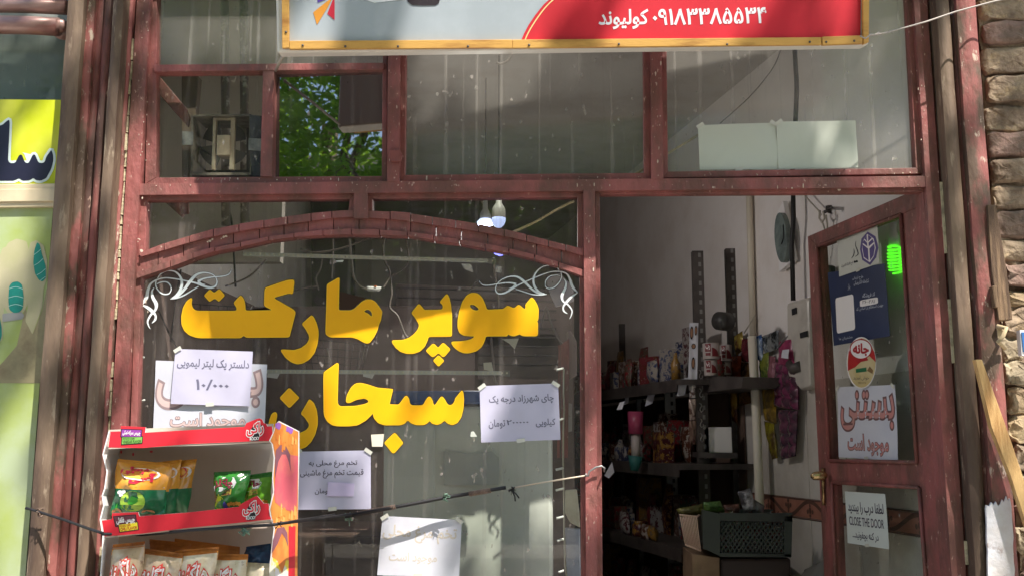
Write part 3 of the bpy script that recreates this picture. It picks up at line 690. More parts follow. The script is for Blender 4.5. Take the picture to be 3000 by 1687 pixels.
for pl in ([(68,750),(90,722),(130,715),(160,740),(170,830),(165,910),(140,940),(100,945),(68,920),(62,850)], [(265,425),(285,445),(300,520),(325,600),(326,690),(305,718),(280,710),(250,660),(238,580),(245,490)], [(-40,960),(0,975),(14,1040),(16,1110),(0,1160),(-40,1170)]):
    fill_on(lm, smooth_poly(cM(pl), 2), on2, 1, .0016)
for pts in ([(66, 770), (115, 755), (166, 772)], [(64, 835), (115, 822), (168, 835)], [(64, 895), (115, 882), (166, 895)], [(244, 520), (270, 500), (292, 480)], [(243, 600), (275, 580), (308, 548)], [(262, 670), (295, 650), (325, 622)], [(285, 712), (305, 695), (325, 680)]):
    stroke(lm, cM(pts), [1.6] * 3, lambda x, y: on2(x, y, .002), 2, 0)
lm.build('print', [mat('skin_tone_print', S(182, 174, 142), .45, S(166, 166, 118), 3, .4, .62), mat('teal_print', S(36, 140, 126), .35, S(30, 120, 110), 9), mat('pale_teal_print', S(170, 214, 204), .4), mat('shadow_brown_print', S(150, 140, 108), .4, S(110, 92, 72), 5), mat('chrome_print', S(150, 150, 148), .3)], po2)
# ------------------------------------------------------------------ shop room
W0 = Vector((1.20, 0.10, 0)); WD = Vector((-0.2474, 1, 0)).normalized(); WN = Vector((-WD.y, WD.x, 0))    # slanting right wall, normal to the left
if WN.x > 0: WN = -WN
def WP(px, py, l=0.0): return PP(px, py, W0 + WN * l, WN)
room = empty('shop_room', (0, .1, 0), 'whitewashed room behind the shop front, its right wall slanting inwards', 'room')
W1 = W0 + WD * 4.9
m = MB(); m.prism([W0 - WD * .02, W0 - WD * .02 + Vector((0, 0, 3.1)), W1 + Vector((0, 0, 3.1)), W1], -WN * .1); m.build('right_wall', WALLM, room)
m = MB(); m.box((-1.45, .07, 0), (-1.35, W1.y, 3.1)); m.build('left_wall', WALLM, room)
m = MB(); m.box((-1.45, W1.y + .002, 0), (1.4, W1.y + .1, 3.1)); m.build('back_wall', WALLM, room)
m = MB(); m.box((-1.55, .055, 3.1), (1.5, W1.y + .1, 3.2)); m.build('ceiling', CEILM, room)
m = MB(); m.box((-1.4, -.1, -.1), (1.3, W1.y, .003)); m.build('floor', mat('grey_floor_tile', S(140, 130, 122), .5), room)
m = MB(); m.box((-2.6, -.02, 3.06), (2.6, .4, 3.9)); m.build('lintel', BROWN, room)
# tiles and their border on the right wall
zb1, zb0 = WP(2225, 1443).z, WP(2250, 1503).z
m = MB(); rnd = random.Random(2)
def wpt(s_, z, l): q = W0 + WD * s_ + WN * l; return Vector((q.x, q.y, z))
tw = .33
for i in range(14):
    for z0, z1 in ((.02, zb0 - .36), (zb0 - .355, zb0), (zb1, zb1 + .42)):
        a, b = i * tw + .0015, (i + 1) * tw - .0015
        m.prism([wpt(a, z0, .002), wpt(b, z0, .002), wpt(b, z1, .002), wpt(a, z1, .002)], WN * .006)
m.build('wall_tile', mat('glazed_grey_tile', S(206, 200, 192), .22, S(190, 182, 172), 3), room, .001)
m = MB()
m.prism([wpt(0, zb0 + .001, .002), wpt(4.8, zb0 + .001, .002), wpt(4.8, zb1 - .001, .002), wpt(0, zb1 - .001, .002)], WN * .007)
for zz in (zb0 + .004, zb1 - .004): m.tube([wpt(0, zz, .008), wpt(4.8, zz, .008)], .004, 6, 1)
hz = (zb1 - zb0) / 2; cz = (zb1 + zb0) / 2
bf = lambda x, y: wpt(x, y, .0098)
for k in range(13):
    s0 = k * tw; 
    pts = [(s0 + tw * t / 8, cz + hz * .75 * math.cos(2 * math.pi * t / 8)) for t in range(9)]
    stroke(m, pts, [.014] * 9, bf, 1, 0)
    for dx, dz, r in ((0, 0, .010), (.018, .004, .007), (-.018, .004, .007), (0, .02, .007), (0, -.018, .006)):
        for off, sg in ((.5, 1), (0, -1)):
            fill_on(m, [(s0 + tw * off + dx + r * math.cos(a), cz + sg * (hz * .1 + dz) + r * 1.2 * math.sin(a)) for a in [q * math.pi / 4 for q in range(8)]], lambda x, y, l: wpt(x, y, .0101), 1)
m.build('tile_border', [mat('terracotta_border', S(168, 116, 98), .3, S(150, 100, 84), 6), mat('dark_border_print', S(96, 70, 60), .4)], room)

# things on that wall
def wtube(pts, r, l=.02, seg=8): return MB().tube([WP(x, y, l) for x, y in pts], r, seg)
tag(MB().tube([WP(2193, 500, .02), WP(2198, 700, .02), WP(2206, 985, .02)], .014, 10).build('conduit_pipe', mat('cream_pipe', S(206, 196, 178), .5)), 'cream conduit running down the slanting wall beside the tall shelf post', 'pipe')
tag(MB().tube([WP(2203, 985, .07), WP(2215, 1200, .07), WP(2226, 1486, .07), WP(2233, 1700, .07)], .018, 10).build('pole', mat('white_pole', S(222, 214, 198), .4)), 'white pole standing in front of the hanging snacks by the wall', 'pole')
tag(MB().tube([WP(2322, 480, .05), WP(2325, 640, .05), WP(2320, 720, .05), WP(2324, 880, .05)], .009, 8).build('power_cable', CABLEB), 'thick black cable hanging down over the wall clock to the meter', 'cable')
clk = empty('wall_clock', WP(2300, 690, .02), 'round glass wall clock on a white square board, seen edge-on behind the black cable', 'clock')
m = MB(); m.prism([WP(x, y, .012) for x, y in ((2290, 625), (2308, 590), (2338, 762), (2296, 797))], WN * .02); m.build('backing_board', CARDW, clk)
m = MB(); cc = WP(2301, 697, .05); m.prism([WP(2301 + 18 * math.cos(k * .2618) + 4 * math.sin(k * .2618), 697 + 73 * math.sin(k * .2618), .035) for k in range(24)], WN * .02); 
m.build('clock_face', mat('grey_glass_face', S(120, 132, 128), .12, S(96, 106, 104), 14), clk)
m = MB(); m.tube([cc + WN * .007 + Vector((0, 0, .05)) , cc + WN * .007, cc + WN * .007 + WD * .02 - Vector((0, 0, .02))], .002, 6); m.build('clock_hand', BLACK, clk)
hk = MB(); hk.tube([WP(2348, 560, .03), WP(2372, 590, .03), WP(2395, 614, .03), WP(2406, 630, .04)], .003); hk.tube([WP(2402, 616, .04), WP(2400, 640, .04), WP(2408, 652, .04), WP(2416, 640, .04), WP(2412, 620, .04)], .004)
hk.tube([WP(2408, 645, .04), WP(2418, 680, .03), WP(2412, 740, .03), WP(2405, 780, .03)], .003); hk.tube([WP(2420, 630, .04), WP(2424, 665, .03), WP(2420, 700, .03)], .003)
tag(hk.build('hanging_cord', CABLE), 'knotted beige cord looped over the wall hook above the open door', 'cord')
hk = MB(); hk.tube([WP(2436, 610, .0), WP(2428, 616, .05), WP(2415, 622, .06)], .006); hk.prism([WP(x, y, .001) for x, y in ((2426, 604), (2436, 602), (2436, 626), (2426, 622))], WN * .01)
tag(hk.build('wall_hook', DKMET), 'dark metal hook screwed to the wall above the open door', 'hook')
mt = empty('electric_meter', WP(2355, 1000, .0), 'grey electricity meter with a rounded cover, half hidden by the door', 'meter')
m = MB(); m.prism([WP(x, y, .0) for x, y in ((2338, 888), (2405, 870), (2412, 1130), (2380, 1142), (2342, 1100))], WN * .05); m.build('meter_case', mat('grey_meter_plastic', S(190, 184, 174), .3, S(170, 164, 156), 6), mt, .012)
m = MB(); m.prism([WP(x, y, .052) for x, y in ((2321, 905), (2334, 900), (2335, 918), (2322, 923))], WN * .003); m.prism([WP(x, y, .052) for x, y in ((2345, 975), (2366, 968), (2367, 985), (2346, 990))], WN * .003); m.build('display_window', BLACK, mt)
m = MB(); m.tube([WP(2316, 1062, .05), WP(2325, 1080, .05), WP(2345, 1072, .05)], .02, 10); m.build('cable_gland', DKMET, mt)
gb = MB(); gb.prism([WP(x, y, .02) for x, y in ((2402, 800), (2412, 784), (2452, 776), (2452, 900), (2412, 912), (2404, 900))], WN * .035)
tag(gb.build('breaker_box', mat('dark_green_box', S(72, 84, 78), .4), None, .012), 'dark green breaker box on the wall behind the door glass', 'breaker box')
bar = MB(); bar.prism([WP(x, y, .004) for x, y in ((2380, 1075), (2700, 1125), (2704, 1185), (2384, 1128))], WN * .01)

# green spiral lamp
lampp = empty('spiral_lamp', WP(2622, 760, .12), 'green glowing spiral lamp seen through the door glass beside the white notice', 'lamp')
m = MB(); pts = []
lc = DP(2622, 760, -.10); rr = .020; ux = Vector((DD.x, DD.y, 0))
for k in range(101):
    a = k / 100 * 8 * 2 * math.pi; q = .5 + .5 * math.sin(k / 100 * math.pi); pts.append(lc + (DD * math.cos(a) + DNN * math.sin(a)) * rr * (0.75 + .3 * q) + Vector((0, 0, .042 - .084 * k / 100)))
m.tube(pts, .0034, 7); m.build('spiral_tube', mat('green_glow', S(90, 230, 40), .4, emit=S(96, 235, 48), estr=.45), lampp)
m = MB(); m.lathe(lc + Vector((0, 0, .045)), (0, 0, 1), [(0, .016), (.03, .018), (.045, .012), (.07, .012)], 14); m.build('lamp_base', CARDW, lampp)

# ------------------------------------------------------------------ shelving along the slanting wall
sh = empty('shelf_rack', WP(2100, 1700, .2), 'dark slotted-steel shelving along the slanting wall, seen through the doorway', 'shelving')
def floorpt(px, Y):
    d = ray(px, 900); t = (Y - CAMP.y) / d.y; return CAMP.x + d.x * t
def post(px, Y, ytop, w=.042, light=False, z0=.0):
    x = floorpt(px, Y); zt = P(px, ytop, Y).z
    m = MB(); m.box((x - w / 2, Y, z0), (x + w / 2, Y + .004, zt)); m.box((x - w / 2, Y + .004, z0), (x - w / 2 + .004, Y + .04, zt))
    z = 1.0
    while z < zt - .02:
        m.box((x - .006 + w * .15, Y - .0015, z), (x + .005 + w * .15, Y - .0003, z + .018), 1); z += .04
    o = m.build('post', [DKMET if not light else METAL, mat('slot_light', S(130, 128, 126), .6) if not light else BLACK], sh); return x, zt
post(2049, 1.50, 735, .046); post(2146, 1.62, 728, .042); post(1832, 3.1, 948, .075); post(1791, 3.5, 981, .08); post(1768, 3.6, 990, .07)
post(1957, 2.1, 1068, .05, True); post(1874, 2.8, 1090, .05, True); post(1812, 3.3, 1240, .06, True)
for zz in (1.80, 1.46, 1.13, .78, .45, .1):
    m = MB(); a0, a1 = W0 + WD * 1.42, W0 + WD * 4.2
    m.prism([a0 + WN * .02 + Vector((0, 0, zz)), a0 + WN * .34 + Vector((0, 0, zz)), a1 + WN * .42 + Vector((0, 0, zz)), a1 + WN * .02 + Vector((0, 0, zz))], (0, 0, -.022))
    m.prism([a0 + WN * .34 + Vector((0, 0, zz)), a0 + WN * .34 + Vector((0, 0, zz - .05)), a1 + WN * .42 + Vector((0, 0, zz - .05)), a1 + WN * .42 + Vector((0, 0, zz))], WN * .003)
    m.build('shelf_board', DKMET, sh)
# goods on the shelves
GC = [S(150, 34, 44), S(96, 36, 48), S(190, 180, 170), S(70, 90, 80), S(176, 132, 60), S(60, 70, 110), S(150, 60, 70), S(120, 100, 84), S(208, 200, 196), S(110, 60, 40)]
GM = [mat('packet_print_%s' % c, GC[i], .35, tuple(x * .7 for x in GC[i][:3]) + (1,), 25) for i, c in enumerate(('red', 'maroon', 'cream', 'moss', 'ochre', 'blue', 'rose', 'taupe', 'white', 'rust'))]
GN = ['red', 'maroon', 'cream', 'moss green', 'ochre', 'blue', 'rose', 'taupe', 'white', 'rust brown']
rnd = random.Random(21); USED = set()
GP = []
for i_, (nm_, c_) in enumerate(zip(GN, GC)):
    d_ = tuple(x * .55 for x in c_[:3]) + (1,)
    GP.append(mat('label_print_%d' % i_, d_, .35, tuple(x * .7 for x in GC[(i_ + 3) % 10][:3]) + (1,), 50, .52, .54, col3=S(170, 164, 156), scale3=90, lo3=.61, hi3=.63))
lvl = {1.80: ('upper', 1.5), 1.46: ('middle', 1.75), 1.13: ('third', 1.75), .78: ('lowest', 1.75)}
for zz, (ln, st_) in lvl.items():
    for row, off in (('front', .30), ('back', .14)):
        s_ = st_
        while s_ < 4.1:
            small = row == 'front'
            wd_ = rnd.uniform(.045, .10); hh_ = rnd.uniform(.06, .14) if small else rnd.uniform(.12, .25)
            for _ in range(40):
                k = rnd.randrange(10); kind = rnd.choice(['jar', 'packet', 'packet', 'bottle', 'carton', 'carton'])
                adj = ('squat ' if hh_ < .09 else 'tall ' if hh_ > .17 else '') + ('slim' if wd_ < .06 else 'broad' if wd_ > .085 else 'plain')
                lb_ = '%s %s %s in the %s row of the %s dark shelf' % (adj, GN[k], kind, row, ln)
                if lb_ not in USED: break
            USED.add(lb_)
            if kind in ('packet', 'carton'): wd_ *= 1.25
            c = W0 + WD * s_ + WN * (off + rnd.uniform(-.02, .02)); m = MB(); c.z = zz
            if kind == 'jar': m.lathe(c, (0, 0, 1), [(0, wd_ * .42), (hh_ * .1, wd_ * .46), (hh_ * .65, wd_ * .46), (hh_ * .72, wd_ * .36), (hh_ * .74, wd_ * .38), (hh_ * .86, wd_ * .38)], 12)
            elif kind == 'bottle': m.lathe(c, (0, 0, 1), [(0, wd_ * .35), (hh_ * .6, wd_ * .36), (hh_ * .8, wd_ * .15), (hh_, wd_ * .13)], 12)
            elif kind == 'carton':
                an = rnd.uniform(-.3, .3); e_ = (WD * math.cos(an) + WN * math.sin(an)) * wd_ / 2
                m.prism([c + WN * .03 - e_, c + WN * .03 + e_, c + WN * .03 + e_ + Vector((0, 0, hh_)), c + WN * .03 - e_ + Vector((0, 0, hh_))], -WN * .06)
            else:
                lean = WN * rnd.uniform(-.02, .02); top = Vector((0, 0, hh_)) + lean
                q = [c + WN * .03 - WD * wd_ / 2 + top, c + WN * .03 + WD * wd_ / 2 + top, c + WN * .03 + WD * wd_ * .45, c + WN * .03 - WD * wd_ * .45]
                fb = bil(q)
                for sg in (1, -1): m.grid(lambda u, v: fb(u, v, sg * .024 * (math.sin(u * math.pi) * math.sin(v * math.pi)) ** .6 + .004 * noise.noise(Vector((u * 6, v * 6, s_ * 5)))), 8, 8)
            o = m.build(kind, GP[k]); tag(o, lb_, kind, 'goods on the dark shelving')
            s_ += wd_ + rnd.uniform(.0, .03)
m = MB(); a0, a1 = W0 + WD * 1.5, W0 + WD * 4.3
m.prism([a0 + WN * .012, a1 + WN * .012, a1 + WN * .012 + Vector((0, 0, 1.76)), a0 + WN * .012 + Vector((0, 0, 1.76))], WN * .006); m.build('back_panel', mat('brown_back_board', S(112, 92, 80), .8, S(92, 74, 64), 4), sh)
for i_, (s0, w_, h_, lb_) in enumerate(((1.85, .42, .26, 'brown carton nearest the door on the bottom shelf'), (2.35, .36, .30, 'taller brown carton in the middle of the bottom shelf'), (2.85, .5, .24, 'wide brown carton at the far end of the bottom shelf'))):
    c = W0 + WD * s0 + WN * .1; m = MB(); m.prism([Vector((q.x, q.y, z)) for q, z in ((c, .452), (c + WD * w_, .452), (c + WD * w_, .452 + h_), (c, .452 + h_))], WN * .22); tag(m.build('storage_box', mat('brown_board', S(150, 124, 100), .8, S(124, 100, 80), 4)), lb_, 'box', 'cartons on the bottom shelf')
# stacked cans with a printed label at the near end of the rack
def can(px0, px1, y0, y1, l, label):
    px = (px0 + px1) / 2; c = WP(px, y1, l); d = (WP(px, y0, l) - c).length; r = (WP(px1, y1, l) - WP(px0, y1, l)).length
    dist = (c - CAMP).length; r = (px1 - px0) / F * dist / 2
    root = empty('can', c, label, 'can', 'white tins on the shelf')
    m = MB(); m.lathe(c, (0, 0, 1), [(0, r * .98), (.002, r), (d * .97, r), (d, r * .96)], 26); m.build('can_body', mat('white_tin_label', S(170, 160, 156), .35), root)
    m = MB()
    ang0 = math.atan2(CAMP.y - c.y, CAMP.x - c.x)
    cf = lambda u, v, l_=0: Vector((c.x + (r + .0008 + l_) * math.cos(ang0 + (u - .5) * 2.6), c.y + (r + .0008 + l_) * math.sin(ang0 + (u - .5) * 2.6), c.z + d * v))
    m.grid(lambda u, v: cf(.22 + .28 * u, .45 + .5 * v), 6, 3, 0); m.grid(lambda u, v: cf(.55 + .4 * u, .15 + (.55 - .45 * u * u) * v), 8, 3, 0); m.grid(lambda u, v: cf(.24 + .24 * u, .2 + .18 * v), 6, 2, 0)
    text_on(m, 'رب', lambda u, v, l_: cf(u, v, .0008 + l_), (.26, .55, .46, .85), .02, 1); m.build('can_label', [mat('dark_red_print', S(112, 36, 42), .4), CARDW], root)
can(2060, 2107, 1005, 1052, .20, 'white tin with a dark red label, upper one of the stack by the tall post')
can(2064, 2102, 1054, 1100, .20, 'white tin with a dark red label, lower one of the stack by the tall post')
can(2110, 2144, 1010, 1058, .10, 'white tin standing right of the stacked pair, partly behind the post')
can(2108, 2142, 1060, 1098, .10, 'pale tin under the right one, partly behind the post')
m = MB(); m.prism([WP(x, y, .2) for x, y in ((2052, 1100), (2178, 1104), (2172, 1135), (2052, 1150))], -WN * .18)
m.build('shelf_board', DKMET, sh)
tag(MB().lathe(WP(2135, 942, .22), Vector((-.75, -.6, 0)), [(0, .026), (.005, .036), (.04, .036), (.06, .035)], 20).build('black_pot', mat('black_plastic', S(50, 48, 46), .5)), 'round black pot hooked on the tall right post', 'pot')
# white board
m = MB(); m.prism([P(x, y, 1.50) for x, y in ((2061, 1250), (2143, 1250), (2146, 1326), (2064, 1324))], (0, .02, 0)); tag(m.build('white_board', CARDW, None, .003), 'blank white board standing on the shelf between the two tall posts', 'board')
m = MB(); m.prism([P(x, y, 1.46) for x, y in ((2050, 1324), (2160, 1326), (2160, 1342), (2050, 1340))], (0, .2, 0)); m.build('shelf_board', DKMET, sh)
# card of hanging crisps on the post
m = MB(); cq = [(2020, 945), (2046, 945), (2042, 1110), (2016, 1110)]
fq = bil([P(x, y, 1.44) for x, y in cq]); hc = empty('product_card', fq(.5, .5), 'white hanging product card with oval prints on the tall left post', 'card')
sheet('card_sheet', fq, WHITEP, hc, .001, .004)
m = MB()
for u, v, a, b in ((.25, .82, .2, .12), (.72, .86, .15, .09), (.5, .28, .2, .11), (.5, .58, .25, .05)): 
    el_ = [(u + a * math.cos(q * .5236), v + b * math.sin(q * .5236)) for q in range(12)]; fill_on(m, el_, fq, 0, .006); fill_on(m, [(u + (x - u) * .7, v + (y - v) * .7) for x, y in el_], fq, 1, .0066)
m.build('print', [BLACK, mat('toffee_print', S(150, 110, 84), .5)], hc)
for i, (ya, yb, c_) in enumerate(((1110, 1165, 0), (1168, 1230, 1), (1232, 1300, 2))):
    fb = bil([P(x, y, 1.44) for x, y in ((2016 + i, ya), (2040, ya), (2038, yb), (2020, yb))]); m = MB()
    for sg in (1, -1): m.grid(lambda u, v: fb(u, v, sg * .012 * (math.sin(u * math.pi) * math.sin(v * math.pi)) ** .6 + .003 * math.sin(9 * u + 7 * v)), 8, 8)
    tag(m.build('snack_packet', mat('foil_packet_%s' % 'abc'[i], [S(206, 200, 198), S(170, 150, 140), S(120, 96, 84)][i], .25, S(80, 50, 44), 30, .5, .6, metal=.2)), ['white foil packet under the white product card', 'beige foil packet in the middle of the strip on the post', 'brown foil packet lowest on the strip on the post'][i], 'packet')
# s-hooks
for i, y in enumerate((1083, 1137, 1180, 1225, 1268)):
    x = 2050 + i * .8; tag(MB().tube([P(x + a, y + b, 1.47) for a, b in ((-3, 0), (2, 2), (4, 8), (0, 14), (-1, 20), (3, 26), (8, 22), (8, 16))], .0022, 6).build('hook', mat('bright_wire', S(190, 186, 184), .3, metal=.8)), 'wire hook on the tall left post, %s of the five' % ('topmost', 'second', 'middle', 'fourth', 'lowest')[i], 'hook', 'wire hooks on the post')
# price tickets
for i, (pl, lb) in enumerate((([(1989, 1112), (2016, 1104), (2006, 1156), (1983, 1160)], 'white price ticket under the shelf edge, beside the product card'), ([(1899, 1148), (1921, 1143), (1912, 1180), (1889, 1190)], 'slanting white price ticket alone in the middle of the dark shelf edge'),
       ([(1831, 1152), (1843, 1150), (1842, 1178), (1829, 1185)], 'small grey price ticket at the far left shelf edge'), ([(1816, 1178), (1830, 1174), (1822, 1198), (1806, 1200)], 'tilted grey price ticket below the far left shelf edge'),
       ([(1793, 1352), (1800, 1382), (1784, 1400), (1770, 1392)], 'grey price ticket hanging low beside the door post'), ([(2004, 1290), (2034, 1292), (2034, 1322), (2003, 1322)], 'small pale card with a dark mark on the middle shelf'))):
    fq = bil([P(x, y, 1.5 + (i % 3) * .3 if i != 0 else 1.43) for x, y in pl]); o, _ = sheet('price_ticket', fq, WHITEP, None, .0006, .004, i, 4, 4); tag(o, lb, 'price ticket', 'price tickets on the shelving')
# pink dustpan-like broom packed in film
m = MB(); m.tube([P(1862, 1205, 1.7), P(1862, 1270, 1.7)], .035, 10, 0, [1, .9]); m.tube([P(1862, 1270, 1.7), P(1863, 1345, 1.7)], .020, 8, 1); m.tube([P(1863, 1335, 1.7), P(1858, 1378, 1.7)], .034, 8, 2, [1, .5])
tag(m.build('broom', [mat('pink_plastic', S(150, 60, 90), .4), mat('white_handle', S(170, 160, 156), .4), mat('teal_bristle', S(40, 96, 92), .6)]), 'film wrapped broom with a pink head hanging in front of the dark shelves', 'broom')

# hanging snack strips between the pole and the door
def packet(pl, Y, m_, label, name='snack_packet', cat='packet', grp='snacks hanging by the wall', wr=.004, bulge=.012, wall=None):
    fb = bil([WP(x, y, wall) for x, y in pl] if wall is not None else [P(x, y, Y) for x, y in pl]); m = MB(); sd = random.random() * 9
    def sf(u, v, sg): return fb(u, v, sg * bulge * (max(0, math.sin(u * math.pi)) * max(0, math.sin(v * math.pi))) ** .5 + wr * noise.noise(Vector((u * 6 + sd, v * 6, sg))) * (1 if sg > 0 else .5))
    for sg in (1, -1): m.grid(lambda u, v: sf(u, v, sg), 12, 12)
    o = m.build(name, m_); tag(o, label, cat, grp); return o, (lambda u, v, l=0: sf(u, v, 1) + fb.n * (.0012 + l))
FO = lambda n, a, b, sc=18: mat(n, a, .22, b, sc, .42, .58, metal=.15, bump=.5, bscale=70)
strips = [([(2150, 985), (2175, 968), (2180, 1020), (2158, 1042)], FO('yellow_foil', S(150, 132, 60), S(96, 60, 40)), 'crumpled yellow packet at the top left of the hanging snacks'),
          ([(2175, 992), (2200, 990), (2196, 1060), (2172, 1058)], FO('wine_foil', S(110, 44, 52), S(70, 30, 36)), 'wine red packet right of the yellow packet'),
          ([(2138, 1045), (2172, 1040), (2170, 1120), (2140, 1115)], FO('orange_foil', S(150, 70, 40), S(90, 40, 30)), 'orange packet below the yellow packet, beside the black pot post'),
          ([(2172, 1060), (2198, 1062), (2200, 1180), (2160, 1190)], FO('brown_foil', S(110, 80, 40), S(64, 44, 30)), 'long brown packet left of the white pole'),
          ([(2140, 1135), (2158, 1135), (2160, 1240), (2146, 1230)], FO('gold_foil', S(160, 124, 50), S(80, 40, 30)), 'thin gold strip of sachets left of the brown packet'),
          ([(2215, 985), (2232, 978), (2235, 1060), (2218, 1052)], FO('blue_foil', S(52, 84, 132), S(150, 160, 170)), 'blue packet right of the white pole'),
          ([(2232, 985), (2282, 965), (2280, 1020), (2240, 1035)], FO('silver_black_foil', S(60, 66, 70), S(190, 196, 200), 30), 'black and silver packet hanging under the meter cable'),
          ([(2224, 1040), (2252, 1030), (2255, 1130), (2230, 1125)], FO('green_foil', S(120, 126, 50), S(60, 84, 44)), 'yellow green packet below the blue packet'),
          ([(2230, 1128), (2272, 1130), (2275, 1240), (2240, 1230)], FO('olive_foil', S(96, 76, 40), S(150, 120, 40)), 'long olive packet at the middle of the hanging snacks'),
          ([(2252, 1040), (2272, 1045), (2272, 1160), (2250, 1150)], FO('pink_card_foil', S(150, 100, 110), S(110, 60, 70)), 'pale pink strip between the green and magenta packets'),
          ([(2238, 1232), (2268, 1240), (2278, 1340), (2262, 1345)], FO('lime_foil', S(130, 120, 30), S(80, 60, 30)), 'thin lime strip dangling lowest of the snacks')]
for i, (pl, m_, lb) in enumerate(strips): packet(pl, 0, m_, lb, wall=.03 + .006 * (i % 3))
# pink blister strips: blobs
def blister(pl, label, l, rows_, cols_, m_):
    fb = bil([WP(x, y, l) for x, y in pl]); m = MB()
    m.grid(lambda u, v: fb(u, v, .012 * abs(math.sin(u * math.pi * cols_)) ** .5 * abs(math.sin(v * math.pi * rows_)) ** .5 + .002 * noise.noise(Vector((u * 20, v * 20, 1)))), cols_ * 8, rows_ * 6)
    m.grid(lambda u, v: fb(u, v, -.004), 2, 2); tag(m.build('sweet_strip', m_), label, 'sweets', 'snacks hanging by the wall')
blister([(2272, 1060), (2336, 1068), (2338, 1200), (2268, 1190)], 'magenta strip of bubble packed sweets, upper one beside the door', .045, 4, 3, mat('magenta_blister', S(116, 52, 82), .15, S(72, 48, 60), 30, .42, .56, spec=.8))
blister([(2280, 1200), (2336, 1202), (2330, 1335), (2290, 1345)], 'mauve strip of bubble packed sweets, lower one beside the door', .04, 4, 2, mat('mauve_blister', S(104, 60, 80), .15, S(66, 52, 62), 30, .42, .56, spec=.8))
packet([(2284, 1000), (2318, 992), (2330, 1070), (2280, 1065)], 0, mat('magenta_plastic', S(150, 56, 92), .3, S(124, 48, 78), 12), 'bright pink heart shaped packet under the meter', wall=.05)
fq = bil([WP(x, y, .075) for x, y in ((2293, 1024), (2312, 1022), (2310, 1050), (2289, 1047))]); o, _ = sheet('price_ticket', fq, WHITEP, None, .0006, .001); tag(o, 'white square ticket stuck on the bright pink packet', 'price ticket')
tag(MB().tube([WP(2180, 975, .04), WP(2205, 935, .03), WP(2214, 918, .03)], .0025).build('string', CABLE), 'thin string tying the yellow packet to the conduit', 'string')
tag(MB().tube([WP(2282, 1015, .06), WP(2305, 985, .05), WP(2318, 972, .04)], .004).build('wire_hanger', METAL), 'short wire hanger above the pink packet', 'wire')

# baskets
bk1 = empty('crate', P(2180, 1620, .95), 'dark green perforated plastic crate full of small foil sweets, by the wall', 'crate')
Yc = .95
def CP(px, py, d=0): q = P(px, py, Yc); return Vector((q.x, q.y + d, q.z))
m = MB(); x0, x1 = 2110, 2322; y0, y1 = 1505, 1628
# lattice front
m.prism([CP(2057, 1492), CP(2110, 1505), CP(2110, 1628), CP(2060, 1605)], (0, .02, 0))
m.prism([CP(2110, 1502), CP(2322, 1502), CP(2322, 1528), CP(2110, 1524)], (0, .02, 0)); m.prism([CP(2110, 1618), CP(2318, 1622), CP(2318, 1632), CP(2110, 1630)], (0, .02, 0))
m.prism([CP(2298, 1510), CP(2322, 1508), CP(2319, 1630), CP(2298, 1630)], (0, .02, 0))
for k in range(-6, 20):
    a = 2110 + k * 13
    for sg in (1, -1):
        p0 = (a, 1526) if sg > 0 else (a + 62, 1526); p1 = (a + 62, 1620) if sg > 0 else (a, 1620)
        def cl(p, q):
            (xa, ya), (xb, yb) = p, q; t0, t1 = 0, 1
            for t in [i / 40 for i in range(41)]:
                pass
            ts = [t / 40 for t in range(41) if 2112 <= xa + (xb - xa) * t / 40 <= 2300]
            return None if len(ts) < 3 else ((xa + (xb - xa) * ts[0], ya + (yb - ya) * ts[0]), (xa + (xb - xa) * ts[-1], ya + (yb - ya) * ts[-1]))
        s2 = cl(p0, p1)
        if s2: m.tube([CP(*s2[0], .008), CP(*s2[1], .008)], .0035, 5)
m.prism([CP(2060, 1600, .02), CP(2318, 1630, .02), CP(2318, 1632, .3), CP(2060, 1602, .3)], (0, 0, -.005))
m.prism([CP(2110, 1505, .3), CP(2322, 1508, .3), CP(2318, 1630, .3), CP(2110, 1628, .3)], (0, .01, 0))
m.build('crate_body', mat('dark_green_plastic', S(56, 62, 58), .5, S(44, 46, 44), 6), bk1, .001)
# sweets in crate: many tiny crumpled foils = one mass
m = MB(); rnd = random.Random(8); cols = 6
for k in range(420):
    px, py = rnd.uniform(2112, 2300), rnd.uniform(1506, 1622); c = CP(px, py, rnd.uniform(.02, .09)); r = rnd.uniform(.004, .011)
    a, b = Vector((rnd.uniform(-1, 1), rnd.uniform(-.4, .4), rnd.uniform(-1, 1))).normalized() * r * 1.5, Vector((rnd.uniform(-1, 1), -.6, rnd.uniform(-1, 1))).normalized() * r
    mi = rnd.randrange(cols); m.add([c - a, c + b, c + a, c - b + Vector((0, -.004, 0))], [(0, 1, 2, 3)], mi); m.add([c - a * .6, c + b + Vector((0, 0, r)), c + a * .5], [(0, 1, 2)], mi)
tag(m.build('sweets', [mat('sweet_foil_%d' % i, c, .2, metal=.5) for i, c in enumerate((S(190, 190, 186), S(120, 40, 40), S(70, 90, 84), S(150, 84, 60), S(60, 50, 50), S(90, 110, 120)))]), 'heap of tiny foil wrapped sweets filling the dark green crate', 'sweets', kind='stuff')
